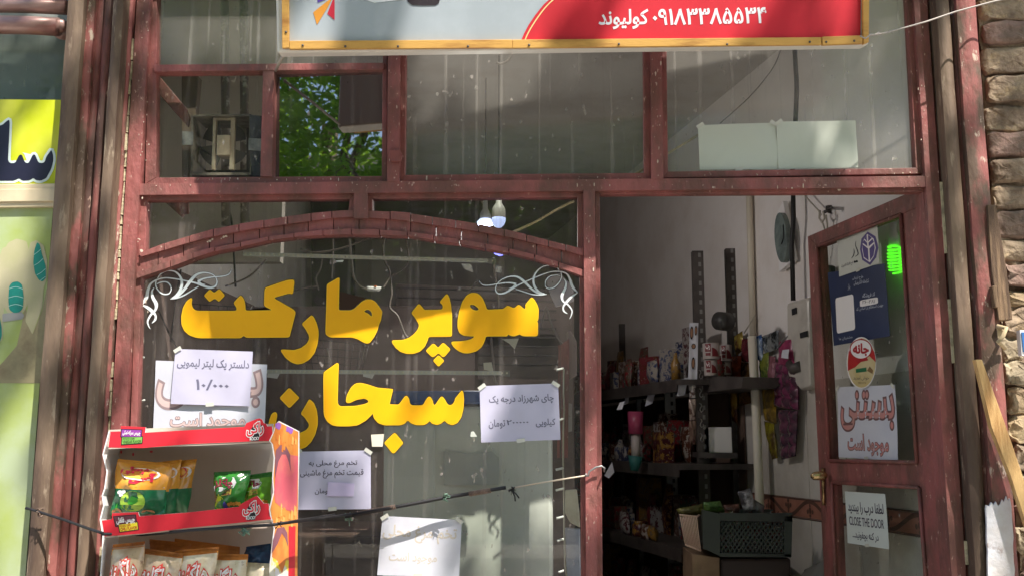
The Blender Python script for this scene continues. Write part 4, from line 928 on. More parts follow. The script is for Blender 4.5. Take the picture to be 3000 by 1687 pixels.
for i, (pl, m_, lb) in enumerate((([(2160, 1440), (2200, 1428), (2215, 1490), (2180, 1500)], FO('grey_gloss', S(70, 66, 70), S(170, 170, 176), 20), 'shiny black packet sticking up out of the green crate'), ([(2200, 1455), (2240, 1480), (2236, 1512), (2196, 1505)], FO('black_gloss', S(50, 44, 46), S(120, 116, 120), 20), 'flat black packet lying on the rim of the green crate'), ([(2120, 1478), (2165, 1475), (2168, 1510), (2125, 1510)], FO('brown_gloss', S(76, 50, 44), S(130, 90, 80), 20), 'brown packet at the back left of the green crate'),
        ([(2060, 1470), (2110, 1466), (2125, 1500), (2062, 1500)], FO('leaf_gloss', S(50, 80, 40), S(90, 120, 60), 14), 'leaf green packet on the left corner of the green crate'), ([(1982, 1490), (2058, 1474), (2060, 1506), (1990, 1508)], FO('olive_gloss', S(140, 134, 70), S(80, 76, 44), 12), 'olive yellow packet on top of the wire basket'))):
    packet(pl, Yc + .03 + .02 * i, m_, lb, grp='packets in the baskets', bulge=.02)
wb = empty('wire_basket', P(2025, 1600, .98), 'pale pink wire basket beside the green crate', 'basket')
m = MB()
for k in range(11):
    t = k / 10; m.tube([P(1992 + 48 * t, 1507 + 5 * t, .97), P(2008 + 44 * t, 1595 + 16 * t, .97)], .0022, 6)
m.tube([P(1990, 1507, .97), P(2042, 1512, .97), P(2058, 1500, 1.2)], .0035, 6); m.tube([P(2007, 1594, .97), P(2054, 1612, .97)], .0035, 6)
for t in (0, 1):
    for k in range(5): m.tube([P(1992, 1507, .97 + .05 * k), P(2008, 1595, .97 + .05 * k)], .002, 5)
m.build('basket_wires', mat('pale_pink_wire', S(206, 176, 160), .4), wb)
packet([(2000, 1515), (2046, 1520), (2052, 1600), (2014, 1592)], 1.03, FO('red_gloss', S(150, 50, 54), S(110, 100, 60), 8), 'red and green packets seen through the wire basket', grp='packets in the baskets', bulge=.03)
m = MB(); m.prism([P(x, y, .99) for x, y in ((2028, 1622), (2108, 1632), (2110, 1850), (2030, 1850))], (0, .25, 0)); tag(m.build('cardboard_box', mat('brown_board', S(100, 84, 68), .8, S(86, 70, 58), 4), None, .003), 'brown cardboard box under the green crate', 'box')
m = MB(); m.prism([P(x, y, 1.0) for x, y in ((2110, 1634), (2318, 1634), (2318, 1850), (2112, 1850))], (0, .28, 0)); tag(m.build('stool', mat('dark_brown_stool', S(60, 48, 46), .6), None, .01), 'dark stand under the green crate', 'stand')
# grey bag at the door foot
m = MB(); fb = bil([WP(x, y, .12) for x, y in ((2356, 1668), (2412, 1640), (2450, 1900), (2330, 1900))]); 
for sg in (1, -1): m.grid(lambda u, v: fb(u, v, sg * .06 * (math.sin(u * math.pi) * math.sin(v * math.pi)) ** .4), 10, 10)
tag(m.build('sack', mat('grey_sack', S(96, 92, 86), .7)), 'dull grey sack on the floor behind the door edge', 'sack')
# ------------------------------------------------------------------ behind the display window
fz = empty('freezer', P(1370, 1500, .30), 'tall grey white freezer with a blue top band close behind the display pane', 'freezer')
m = MB(); m.prism([P(x, y, .30) for x, y in ((1128, 1187), (1618, 1187), (1622, 1860), (1120, 1860))], (0, .55, 0)); m.build('body', mat('aged_white_enamel', S(206, 206, 196), .35, S(190, 190, 180), 3), fz, .012)
m = MB(); m.prism([P(x, y, .285) for x, y in ((1140, 1144), (1612, 1142), (1614, 1183), (1136, 1183))], (0, .55, 0)); m.build('top_band', mat('blue_band', S(50, 84, 140), .4), fz, .006)
m = MB()
m.prism([P(x, y, .292) for x, y in ((1125, 1187), (1270, 1187), (1270, 1860), (1120, 1860))], (0, .009, 0)); m.tube([P(1272, 1190, .296), P(1272, 1860, .296)], .003, 6)
m.build('door_panel', mat('enamel_panel', S(198, 200, 192), .35, S(186, 188, 180), 3), fz, .002)
m = MB(); m.prism([P(x, y, .291) for x, y in ((1300, 1320), (1382, 1330), (1440, 1320), (1462, 1340), (1460, 1420), (1300, 1420))], (0, .004, 0)); m.build('sticker_residue', mat('grey_residue', S(168, 170, 164), .7), fz)
for (x, y) in ((1157, 1176), (1270, 1174)): m = MB().lathe(P(x, y, .284), (0, -1, 0), [(0, .004), (.003, .004)], 10); m.build('screw', METAL, fz)
# cabinet added as dark backdrop behind the window; counter deep in the shop
m = MB(); m.box((-1.30, 1.5, 0), (-.30, 2.0, 2.12)); m.box((-.28, 1.7, 0), (.12, 2.2, 2.2)); tag(m.build('cabinet', mat('cabinet_backdrop', S(104, 88, 84), .6, S(84, 70, 66), 4), None, .005), 'added dark backdrop cabinet in the middle of the shop behind the window', 'cabinet')
m = MB(); m.box((-1.33, .6, 0), (-.5, 1.2, 1.25)); tag(m.build('counter', mat('brown_counter', S(96, 76, 68), .5, S(78, 60, 54), 5), None, .005), 'dark brown counter behind the display window on the left', 'counter')
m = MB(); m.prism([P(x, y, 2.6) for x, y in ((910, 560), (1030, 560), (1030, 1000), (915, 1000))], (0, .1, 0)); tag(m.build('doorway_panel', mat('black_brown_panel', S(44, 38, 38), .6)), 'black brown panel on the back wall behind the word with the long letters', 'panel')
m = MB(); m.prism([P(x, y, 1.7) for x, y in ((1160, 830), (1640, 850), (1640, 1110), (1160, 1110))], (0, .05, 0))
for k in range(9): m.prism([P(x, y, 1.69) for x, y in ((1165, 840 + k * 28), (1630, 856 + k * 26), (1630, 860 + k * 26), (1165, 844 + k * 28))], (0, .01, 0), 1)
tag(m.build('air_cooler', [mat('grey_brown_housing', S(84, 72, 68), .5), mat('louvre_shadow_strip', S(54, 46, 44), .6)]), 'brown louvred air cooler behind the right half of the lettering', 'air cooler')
# LED light bars inside the pane
for i, (a, b, Y, lb) in enumerate((((712, 744), (1450, 765), .16, 'upper LED strip bar across the display window, half hidden by the arch'), ((775, 1087), (1492, 1092), .14, 'lower LED strip bar across the display window, above the blue freezer band'))):
    root = empty('light_bar', P(*a, Y), lb, 'light bar', 'LED bars in the window'); p, q = P(*a, Y), P(*b, Y)
    m = MB(); up = Vector((0, 0, .0055)); m.prism([p - up, q - up, q + up, p + up], (0, .006, 0)); m.build('rail', mat('pale_aluminium', S(214, 212, 204), .4), root)
    m = MB()
    for k in range(52): c = p.lerp(q, (k + .5) / 52) + Vector((0, -.001, 0)); m.box((c.x - .0024, c.y - .002, c.z - .0024), (c.x + .0024, c.y + .0008, c.z + .0024))
    m.build('led_row', mat('unlit_led', S(226, 220, 196), .3), root)
    m = MB(); m.prism([P(b[0] - 22, b[1] - 8, Y - .002), P(b[0] + 2, b[1] - 8, Y - .002), P(b[0] + 2, b[1] + 10, Y - .002), P(b[0] - 22, b[1] + 8, Y - .002)], (0, .003, 0)); m.build('end_clip', METAL, root)
# string light with small lamps hanging by the door post
sx = [(1652, 1080), (1651, 1150), (1653, 1200), (1650, 1260), (1650, 1380), (1652, 1440), (1653, 1560), (1655, 1650), (1664, 1720)]
sl_ = empty('string_light', P(1652, 1080, .05), 'cream string light hanging down inside the pane beside the door post', 'string light')
MB().tube([P(x, y, .05) for x, y in sx], .0026, 6).build('flex', CABLE, sl_)
for y, dx in ((1078, -16), (1225, -10), (1370, -18), (1430, -18), (1512, -16), (1578, -14), (1670, -10)): MB().tube([P(1651, y, .05), P(1651 + dx, y + 4, .045), P(1651 + dx - 5, y + 5, .045)], .0032, 6).build('mini_lamp', CARDW, sl_)
s2 = empty('string_light', P(425, 760, .05), 'cream string light tangled behind the left edge of the display pane', 'string light')
MB().tube([P(x, y, .05) for x, y in ((428, 700), (420, 720), (432, 760), (424, 820), (412, 900), (420, 1000), (408, 1060), (410, 1120), (404, 1180), (412, 1240))], .0026, 6).build('flex', CABLE, s2)
for x, y in ((418, 880), (410, 1050), (412, 1175)): MB().tube([P(x, y, .05), P(x + 12, y - 4, .045)], .003, 6).build('mini_lamp', CARDW, s2)
# cables and odds and ends
def cab(pts, Y, r, m_, lb, nm='cable'):
    q = []
    for i in range(len(pts) - 1):
        p0, p1, p2, p3 = [Vector(pts[max(0, min(len(pts) - 1, i + k))]) for k in (-1, 0, 1, 2)]
        for j in range(5):
            t = j / 5; q.append(0.5 * ((2 * p1) + (p2 - p0) * t + (2 * p0 - 5 * p1 + 4 * p2 - p3) * t * t + (3 * p1 - p0 - 3 * p2 + p3) * t ** 3))
    q.append(Vector(pts[-1])); return tag(MB().tube([P(a.x, a.y, Y) for a in q], r, 6).build(nm, m_), lb, nm)
gcab = mat('dusty_cable', S(120, 108, 102), .6)
cab([(1024, 700), (1030, 760), (1036, 810), (1055, 838), (1078, 848)], .35, .0035, gcab, 'grey cable looping down from the arch to the white socket')
cab([(1122, 845), (1140, 815), (1140, 790), (1125, 760), (1122, 720), (1128, 696)], .35, .0035, gcab, 'grey cable rising from the white socket back to the arch')
cab([(1190, 705), (1197, 750), (1190, 780), (1165, 800), (1145, 812), (1148, 860), (1142, 900), (1165, 925), (1185, 975), (1197, 990)], .36, .003, gcab, 'long wavy grey cable right of the white socket')
cab([(880, 730), (925, 740), (1000, 728), (1095, 694)], .4, .003, gcab, 'cable sagging just under the top of the arch')
cab([(945, 758), (938, 790), (926, 815), (934, 850)], .4, .0025, gcab, 'short kinked cable above the letter with the tall stem')
cab([(975, 700), (976, 740), (972, 815)], .42, .002, gcab, 'straight thin cable hanging above the tall letter stem')
cab([(862, 852), (890, 845), (928, 838)], .42, .0025, gcab, 'stub of cable left of the tall letter stem')
cab([(1445, 755), (1450, 800), (1456, 850), (1459, 900), (1440, 980), (1445, 1060), (1450, 1110), (1458, 1126)], .3, .0035, gcab, 'long cable hanging at the right behind the first letters')
cab([(958, 1020), (965, 1045), (975, 1075), (980, 1090)], .3, .003, gcab, 'cable emerging below the amber letters at the window middle')
cab([(1070, 1010), (1060, 1050), (1050, 1075), (1040, 1100)], .3, .003, gcab, 'cable running down to the lower LED bar')
cab([(1328, 930), (1365, 870), (1398, 820)], .3, .0025, gcab, 'thin straight wire slanting up beside the right scroll ornament')
cab([(1480, 690), (1560, 655), (1640, 610), (1682, 590)], .25, .004, mat('straw_rod', S(196, 176, 140), .6), 'straw coloured rod slanting across the right arch pane', 'rod')
cab([(1585, 960), (1600, 900), (1612, 940), (1632, 985), (1650, 1010)], .15, .003, gcab, 'tangled wire hanging under the white plate by the door post', 'wire')
cab([(650, 500), (665, 600), (680, 660), (690, 840)], .5, .004, CABLEB, 'black cable hanging behind the left part of the window')
cab([(465, 910), (500, 985), (520, 1020)], .3, .003, CABLEB, 'black wire slanting down below the left ornament')
cab([(530, 790), (515, 880), (500, 1000)], .35, .003, CABLEB, 'thin black wire hanging behind the left ornament')
cab([(780, 760), (730, 810), (660, 838)], .35, .003, gcab, 'thin beige twig-like cable above the amber dots')
cab([(2327, 120), (2331, 200), (2334, 260), (2330, 360)], .03, .0065, CABLEB, 'thick black cable behind the right upper pane')
cab([(2300, 100), (2270, 190), (2200, 280), (2110, 362)], .03, .0015, CABLEB, 'thin black wire slanting across the right upper pane', 'wire')
cab([(1860, 512), (1957, 450), (2046, 396)], .03, .0035, mat('straw_rod', S(196, 176, 140), .6), 'straw coloured rod slanting to the blank papers in the right upper pane', 'rod')
cab([(1463, 140), (1464, 220), (1463, 300), (1465, 420), (1462, 510)], .04, .0022, CABLEB, 'black wire hanging down the middle of the middle upper pane', 'wire')
cab([(1500, 158), (1488, 178), (1468, 188), (1455, 184)], .03, .004, gcab, 'bent grey cable end under the banner in the middle upper pane')
# white socket box
so = empty('socket', P(1098, 848, .34), 'white socket hanging on its cables under the arch', 'socket')
fb = bil([P(x, y, .34) for x, y in ((1074, 838), (1118, 840), (1112, 854), (1076, 852))]); m = MB()
for sg in (1, -1): m.grid(lambda u, v: fb(u, v, sg * .008 * (math.sin(u * math.pi) * math.sin(v * math.pi)) ** .3), 10, 6)
m.build('socket_body', CARDW, so); MB().prism([P(1096, 836, .33), P(1102, 836, .33), P(1102, 840, .33), P(1096, 840, .33)], (0, .01, 0)).build('switch', mat('orange_switch', S(200, 110, 60), .5), so)
# pale plate under the right ornament
m = MB(); m.prism([P(x, y, .10) for x, y in ((1598, 812), (1640, 800), (1680, 840), (1682, 880), (1650, 893), (1628, 898), (1612, 860))], (0, .02, 0)); tag(m.build('plastic_plate', mat('pale_lilac_plastic', S(200, 190, 196), .4), None, .003), 'pale plastic plate behind the right ornament by the door post', 'plate')
m = MB(); m.prism([P(x, y, .09) for x, y in ((1661, 970), (1672, 967), (1690, 1000), (1690, 1100), (1668, 1110), (1664, 1080))], (0, .02, 0)); tag(m.build('rag', mat('greyish_rag', S(150, 130, 124), .9), None, .003), 'grey brown rag hanging in the gap beside the door post', 'rag')
m = MB(); m.prism([P(x, y, .07) for x, y in ((1642, 1010), (1668, 990), (1664, 1340), (1645, 1340))], (0, .01, 0)); m.prism([P(x, y, .075) for x, y in ((1636, 1010), (1641, 1010), (1640, 1340), (1632, 1340))], (0, .01, 0)); tag(m.build('red_strip', RED), 'vertical red metal strip seen inside the pane beside the door post', 'strip')
m = MB(); m.prism([P(x, y, .09) for x, y in ((1656, 1435), (1690, 1432), (1698, 1500), (1700, 1545), (1670, 1530), (1655, 1500))], (0, .02, 0)); tag(m.build('carrier_bag', mat('cream_plastic_bag', S(206, 196, 172), .5, S(190, 176, 152), 12), None, .003), 'cream plastic bag hanging inside beside the door post', 'bag')
m = MB(); m.prism([P(x, y, .10) for x, y in ((1656, 1545), (1700, 1548), (1702, 1760), (1662, 1760))], (0, .02, 0)); tag(m.build('film_roll', mat('bluish_film', S(170, 172, 184), .3, S(150, 150, 160), 9), None, .003), 'bluish film sheet at the foot of the pane beside the door post', 'film')
m = MB(); m.prism([P(x, y, .10) for x, y in ((1668, 1180), (1676, 1182), (1676, 1262), (1656, 1266), (1655, 1180))], (0, .02, 0)); tag(m.build('grey_tag', mat('grey_tag_card', S(150, 144, 138), .6)), 'grey card hanging in the gap right of the tea notice', 'card')
# torn scraps stuck on the glass
for i, (pl, lb) in enumerate((([(1351, 773), (1380, 774), (1386, 798), (1362, 790)], 'torn pale scrap on the pane below the right end of the LED bar'), ([(1454, 778), (1470, 782), (1468, 800), (1450, 797)], 'small white scrap under the blue lit lamp'), ([(1380, 1264), (1388, 1262), (1398, 1278), (1378, 1278)], 'tiny white torn corner left of the tea notice'),
     ([(1087, 1272), (1125, 1270), (1121, 1307), (1090, 1307)], 'cream note beside the lower amber dot'), ([(981, 764), (1007, 762), (1004, 768), (985, 768)], 'white chip of paint between cables above the middle letters'), ([(996, 881), (1010, 880), (1006, 886), (994, 886)], 'white chip right of the tall stem, upper'), ([(1026, 893), (1038, 893), (1036, 898), (1028, 898)], 'tiny beige chip beside the word in the window middle'),
     ([(1416, 1062), (1440, 1060), (1446, 1088), (1418, 1082)], 'cream torn bag corner above the lower LED bar'), ([(1470, 992), (1520, 990), (1508, 1022), (1490, 1004)], 'beige torn scrap under the first yellow letter'), ([(785, 1085), (822, 1088), (812, 1108), (782, 1104)], 'white torn paper left of the middle letters'), ([(1062, 1085), (1100, 1090), (1090, 1108), (1064, 1102)], 'grey torn paper right of the tall lower stem'))):
    Y = .012 if i not in (0, 1, 7, 8, 9, 10) else .2; fq = [P(x, y, Y) for x, y in pl]
    if i == 3: Y = -.001; fq = [P(x, y, Y) for x, y in pl]
    tag(MB().prism(fq, (0, .0008, 0)).build('paper_scrap', mat('cream_scrap', S(214, 206, 186), .8) if i in (3, 7, 8) else CARDW), lb, 'scrap', 'scraps on the display window')
# hanging wire baskets in the window (left)
gm = MB()
for a, b, c, d, Y in (((560, 890), (800, 905), (800, 990), (560, 985), .5), ((880, 990), (1080, 1010), (1060, 1090), (900, 1085), .55)):
    A, B, C_, D = [P(*q, Y) for q in (a, b, c, d)]
    for k in range(10): t = k / 9; gm.tube([A.lerp(B, t), D.lerp(C_, t)], .0012, 5)
    for k in range(5): t = k / 4; gm.tube([A.lerp(D, t), B.lerp(C_, t)], .0014, 5)
tag(gm.build('wire_rack', mat('dark_wire', S(54, 48, 46), .7)), 'dark wire rack hanging in the dim window behind the letters', 'rack')
# lit bulbs
for i, (px, y0, y1, Y, lb, en) in enumerate(((1461, 607, 668, .20, 'white plastic bulb in front, glowing below, in the right arch pane', .4), (1422, 622, 664, .80, 'second bulb behind it with a glaring white cap', .9))):
    root = empty('light_bulb', P(px, y0, Y), lb, 'bulb', 'bulbs above the arch'); c = P(px, y0, Y); hgt = (P(px, y0, Y) - P(px, y1, Y)).length; r = .0205 if i == 0 else .020
    MB().lathe(c + Vector((0, 0, .012)), (0, 0, -1), [(-.03, .008), (0, .009), (.004, r * .55), (.012, r * .8), (.02, r * .97), (hgt * .7, r), (hgt * .72, r * .98)], 24).build('bulb_body', mat('bulb_plastic', S(206, 204, 196), .4), root)
    MB().lathe(c + Vector((0, 0, .012)) - Vector((0, 0, hgt * .72)), (0, 0, -1), [(0, r), (.010, r * (1.0 if i == 0 else 1.5)), (.02, r * (.8 if i == 0 else 1.4)), (.028, r * .4)], 24).build('diffuser', mat('glow_%d' % i, S(190, 205, 255), .4, emit=S(190, 205, 255), estr=en), root)
    MB().tube([c + Vector((0, 0, .03)), c + Vector((0, 0, .5))], .003, 6).build('lamp_flex', CABLEB, root)
lb2 = empty('strip_lamp', P(1455, 740, .3), 'small violet blue lamp glowing just under the arch', 'lamp')
m = MB(); m.lathe(P(1447, 735, .3), (1, 0, -.35), [(0, .004), (.004, .009), (.022, .010), (.030, .005)], 14); m.build('diffuser', mat('violet_glow', S(130, 130, 255), .4, emit=S(120, 120, 255), estr=1.6), lb2)
pl = bpy.data.lights.new('bulb_light', 'POINT'); po_ = bpy.data.objects.new('bulb_light', pl); COL.objects.link(po_); po_.location = P(1422, 705, .8); pl.energy = 4.0; pl.color = (1, .94, .9); pl.shadow_soft_size = .03

# ------------------------------------------------------------------ exhaust fan and steelwork behind the left pane
fan = empty('exhaust_fan', P(648, 425, .05), 'old square exhaust fan in a rusty frame, standing in the left upper window', 'fan')
def ringbox(m, o, i, Y, d, mi=0):
    for k in range(4): m.prism([P(*q, Y) for q in (o[k], o[(k + 1) % 4], i[(k + 1) % 4], i[k])], (0, d, 0), mi)
m = MB(); RUST = mat('rusty_fan_steel', S(120, 108, 94), .6, S(70, 62, 54), 14, .4, .6, .3)
ringbox(m, [(560, 337), (735, 335), (737, 514), (558, 514)], [(566, 342), (730, 341), (731, 506), (564, 506)], .03, .11); m.build('housing', RUST, fan)
m = MB(); ringbox(m, [(590, 360), (731, 341), (731, 506), (575, 506)], [(596, 366), (722, 350), (722, 498), (588, 500)], .14, .01); m.build('rear_frame', DKMET, fan)
m = MB(); LB = mat('bare_tan_bracket', S(176, 158, 132), .5, S(140, 120, 98), 10)
m.prism([P(x, y, .035) for x, y in ((624, 345), (634, 345), (629, 498), (619, 498))], (0, .012, 0)); m.prism([P(x, y, .035) for x, y in ((676, 345), (689, 345), (685, 498), (671, 498))], (0, .012, 0)); m.prism([P(x, y, .037) for x, y in ((634, 345), (676, 345), (676, 352), (634, 352))], (0, .01, 0))
m.prism([P(x, y, .028) for x, y in ((636, 396), (673, 396), (673, 455), (634, 455))], (0, .05, 0)); m.build('motor_bracket', LB, fan, .0015)
c = P(655, 425, .09)
for k in range(4):
    a0 = k * math.pi / 2 + .7; m = MB(); pts = [(.010, -.3), (.030, -.55), (.062, -.42), (.070, .05), (.060, .42), (.030, .35), (.010, .3)]
    m.grid(lambda u, v: c + Vector((math.cos(a0 + (u - .5) * (1.1 if v > .3 else .8)) * (.012 + v * .058), .012 * (u - .5) * 2, math.sin(a0 + (u - .5) * (1.1 if v > .3 else .8)) * (.012 + v * .058))), 8, 6)
    b = m.build('blade', mat('dark_fan_blade', S(76, 68, 60), .5), fan)
MB().lathe(c - Vector((0, .01, 0)), (0, 1, 0), [(0, .016), (.03, .016)], 16).build('hub', DKMET, fan)
m = MB(); m.prism([P(x, y, .028) for x, y in ((533, 385), (566, 387), (565, 426), (533, 425))], (0, .003, 0)); m.build('tape', mat('tape_grey', S(150, 146, 140), .4, S(60, 60, 66), 8), fan)
m = MB(); m.prism([P(x, y, .026) for x, y in ((728, 405), (768, 407), (767, 443), (728, 440))], (0, .003, 0)); m.build('tape', MC['tape_grey'], fan)
cab([(586, 430), (600, 445), (620, 460), (615, 480)], .08, .002, CABLEB, 'thin black wire inside the exhaust fan', 'wire')
m = MB(); m.prism([P(x, y, .026) for x, y in ((732, 338), (766, 340), (766, 405), (732, 405))], (0, .03, 0)); m.prism([P(x, y, .026) for x, y in ((732, 443), (763, 443), (764, 516), (740, 516))], (0, .03, 0)); tag(m.build('black_board', DARK), 'black board filling the gap right of the exhaust fan', 'board')
m = MB(); m.prism([P(x, y, .06) for x, y in ((452, 222), (470, 228), (545, 318), (556, 345), (550, 372), (452, 262))], (0, .012, 0)); tag(m.build('brace', RED, None, .002), 'red steel brace slanting behind the left upper pane', 'brace')
m = MB(); m.prism([P(x, y, .12) for x, y in ((532, 214), (572, 214), (582, 226), (566, 410), (556, 518), (533, 518))], (0, .03, 0)); tag(m.build('timber_board', mat('dark_brown_board', S(92, 76, 62), .6), None, .002), 'dark brown upright board behind the left upper pane', 'board')
m = MB(); m.prism([P(x, y, .09) for x, y in ((478, 584), (552, 584), (552, 626), (538, 628), (534, 638), (480, 590))], (0, .01, 0)); tag(m.build('brace', REDD, None, .002), 'dark red steel corner poking down into the left arch pane', 'brace')
for i, (xa, xb) in enumerate(((658, 668), (714, 724))):
    tag(MB().tube([P(xa, -60, .30), P(xa + 2, 300, .30), P(xa + 4, 660, .30)], .014, 10).build('pipe', mat('foil_wrapped_pipe', S(120, 110, 100), .35, S(190, 180, 170), 30, .55, .62, .6, 50, metal=.4)), ('left' if i == 0 else 'right') + ' of two foil wrapped pipes behind the exhaust fan', 'pipe', 'foil wrapped pipes')
m = MB(); m.box((-1.34, .25, 0), (-1.24, 1.48, 2.12)); tag(m.build('backdrop_board', mat('brown_backdrop_board', S(110, 92, 86), .7, S(88, 72, 68), 4)), 'brown board added against the left wall to darken the view behind the display pane', 'board')  # board added to cover the bright left wall seen through the pane
m = MB(); m.box((-1.35, .62, 2.15), (-.9, .66, 3.1))
tag(m.build('partition', mat('grey_beige_board', S(206, 196, 184), .8, S(190, 180, 168), 3)), 'grey board partition behind the left upper panes', 'partition')
# dark board added behind the vent pane to strengthen its street reflection
m = MB(); m.prism([P(x, y, .10) for x, y in ((796, 200), (1150, 196), (1150, 530), (790, 530))], (0, .02, 0)); tag(m.build('blackout_board', mat('blackout', S(40, 38, 34), .9)), 'dark board added behind the clear vent pane to strengthen its reflection', 'board')
m = MB(); m.prism([P(x, y, .085) for x, y in ((1052, 212), (1118, 212), (1115, 462), (1043, 466))], (0, .012, 0)); m.prism([P(x, y, .083) for x, y in ((1045, 452), (1118, 450), (1116, 462), (1043, 466))], (0, .002, 0), 1); tag(m.build('reflection_board', [mat('brown_reflection', S(84, 66, 52), .6), LB]), 'brown board imitating the banner reflection in the right part of the vent pane', 'board')  # brown board stands in for the banner underside's reflection in the pane

TAPE = mat('clear_tape', S(206, 204, 192), .25, spec=.7)
# ------------------------------------------------------------------ notices on the glass
def notice(c, Y, lb, m_=None, texts=(), surf=None, name='notice', curl=.002, seed=0, cat='notice', grp=None, liftk=0):
    fq = surf or bil([P(x, y, Y) for x, y in c]); o, ps_ = sheet(name, fq, m_ or WHITEP, None, .0006, curl, seed); tag(o, lb, cat, grp)
    if not liftk:
        m = MB(); rt = random.Random(seed * 3 + 1)
        for (u, v, a) in ((.03, .985, .6), (.97, .985, -.6), (.5, .01, .1)):
            if rt.random() < .25: continue
            W_ = (fq(1, .5) - fq(0, .5)).length; H_ = (fq(.5, 1) - fq(.5, 0)).length; ca, sa = math.cos(a), math.sin(a)
            m.add([fq(u + (x * ca - y * sa) / W_, v + (x * sa + y * ca) / H_, .0022 + curl) for x, y in ((-.011, -.005), (.011, -.005), (.011, .005), (-.011, .005))], [(0, 1, 2, 3)])
        if m.v: m.build('tape', TAPE, o)
    if texts:
        m = MB(); ms = []
        for (s, bx, bold, mt_, layers) in texts:
            for (b2, m2, lf) in layers or ((bold, mt_, 0),):
                if m2 not in ms: ms.append(m2)
                text_on(m, s, ps_, boxin(c, *bx), b2, ms.index(m2), lf)
        m.build('lettering', ms, o)
    return o, ps_
PINK2 = lambda b: ((b + .022, BRNI, 0), (b - .018, PINKI, .0003))
FPI = mat('faded_pink_ink', S(204, 176, 172), .7); FBI = mat('faded_outline_ink', S(146, 126, 128), .7)
PINK3 = lambda b: ((b + .025, FBI, 0), (b - .02, FPI, .0003))
c = [(457, 1055), (783, 1067), (775, 1260), (449, 1265)]
notice(c, .001, 'large white notice with pinkish outlined Persian letters, partly covered, left of the window', None, (('بستنی', (462, 1072, 765, 1192), .03, None, PINK3(.03)), ('موجود است', (500, 1210, 718, 1258), .03, None, PINK3(.03))), seed=1, curl=.001)
c = [(515, 1021), (741, 1029), (732, 1189), (500, 1182)]
notice(c, -.006, 'lilac white price notice reading ten thousand, stuck over the larger notice', LILAC, (('دلستر یک لیتر لیمویی', (520, 1052, 730, 1082), .016, INK, None), ('۱۰/۰۰۰', (575, 1112, 670, 1142), .02, INK, None)), seed=2)
c = [(1405, 1130), (1635, 1122), (1642, 1287), (1410, 1295)]
notice(c, -.001, 'lilac white tea price notice at the right side of the display pane', LILAC, (('چای شهرزاد درجه یک', (1433, 1156, 1622, 1183), .018, INK, None), ('کیلویی', (1570, 1226, 1627, 1250), .018, INK, None), ('۲۰۰۰۰۰', (1485, 1229, 1548, 1243), .02, INK, None), ('تومان', (1432, 1228, 1480, 1255), .018, INK, None)), seed=3)
c = [(868, 1322), (1086, 1318), (1087, 1490), (862, 1492)]
o, ps_ = notice(c, -.001, 'lilac white egg price notice right of the cardboard rack', LILAC, (('تخم مرغ محلی به', (905, 1347, 1047, 1369), .008, INKD, None), ('قیمت تخم مرغ ماشینی', (880, 1374, 1065, 1400), .008, INKD, None), ('ومان', (923, 1430, 960, 1448), .008, INKD, None)), seed=4, curl=.001)
c2 = [(961, 1410), (1038, 1415), (1036, 1453), (958, 1452)]
tag(MB().prism([P(x, y, -.0042) for x, y in c2], (0, .0006, 0)).build('paper_patch', mat('violet_patch', S(204, 190, 222), .7)), 'small violet patch stuck over the price on the egg notice', 'patch')
c = [(1121, 1510), (1353, 1522), (1345, 1690), (1105, 1683)]
FA = mat('faded_ink', S(194, 184, 172), .8)
notice(c, -.001, 'white notice with almost bleached lettering low on the display pane', None, (('تخم مرغ محلی', (1122, 1540, 1338, 1590), .02, FA, None), ('موجود است', (1140, 1618, 1280, 1650), .02, FA, None)), seed=5)
notice([(2044, 368), (2273, 360), (2279, 497), (2050, 499)], .002, 'left of the two blank greenish white papers in the right upper pane', mat('greenish_white_paper', S(200, 204, 190), .7, S(190, 194, 180), 3, trans=.1), seed=6, cat='paper', name='paper_sheet', grp='blank papers in the upper pane')
notice([(2274, 358), (2506, 354), (2514, 492), (2280, 497)], .0005, 'right of the two blank greenish white papers in the right upper pane', MC['greenish_white_paper'], seed=7, cat='paper', name='paper_sheet', grp='blank papers in the upper pane')

# notices on the door
def dsurf(c, l=.0): return bil([DP(x, y, l - .012) for x, y in c])
c = [(2426, 799), (2593, 772), (2608, 984), (2444, 1012)]
NAVY = mat('navy_print', S(40, 52, 84), .4, S(34, 46, 76), 6); PALE = mat('pale_print', S(190, 196, 206), .6)
o, ps_ = notice(c, 0, 'dark blue printed sign with small white writing on the door glass', NAVY, (('طرح ارزیابی', (2502, 808, 2534, 820), .0, PALE, None), ('کتابخانه الکترونیکی', (2506, 820, 2550, 834), .0, PALE, None), ('یار', (2489, 832, 2496, 850), .0, PALE, None), ('کد فروشگاه', (2532, 856, 2567, 872), .01, PALE, None), ('جهت استعلام بر اساس کد', (2514, 894, 2590, 908), 0, PALE, None), ('مشتریان ما', (2461, 984, 2502, 994), 0, PALE, None)), dsurf(c, .0), curl=.001, name='sign_sheet', cat='sign', seed=1)
m = MB(); on = lambda x, y, l: ps_(*inv(c, x, y), l)
def rrect(a, r=.12):
    pts = []
    for k in range(4):
        p, q, z = Vector(a[k]), Vector(a[(k + 1) % 4]), Vector(a[k - 1]); pts += [p + (z - p) * r, p + ((z - p) + (q - p)) * r * .3, p + (q - p) * r * (1 if True else 1)]
    return [tuple(p) for p in pts]
fill_on(m, rrect([(2450, 874), (2506, 861), (2511, 964), (2455, 977)], .08), on, 0, .0004); fill_on(m, rrect([(2525, 880), (2575, 870), (2576, 889), (2526, 899)], .15), on, 0, .0004)
m.build('white_card', [CARDW, CARDW], o)
m = MB(); text_on(m, '۳۶۰۰۳۸۱', lambda u, v, l: on(2533 + 34 * u, 890 - 3 * u - 10 * v, .0008 + l), (0, 0, 1, 1), 0, 0); m.build('lettering', INKD, o)
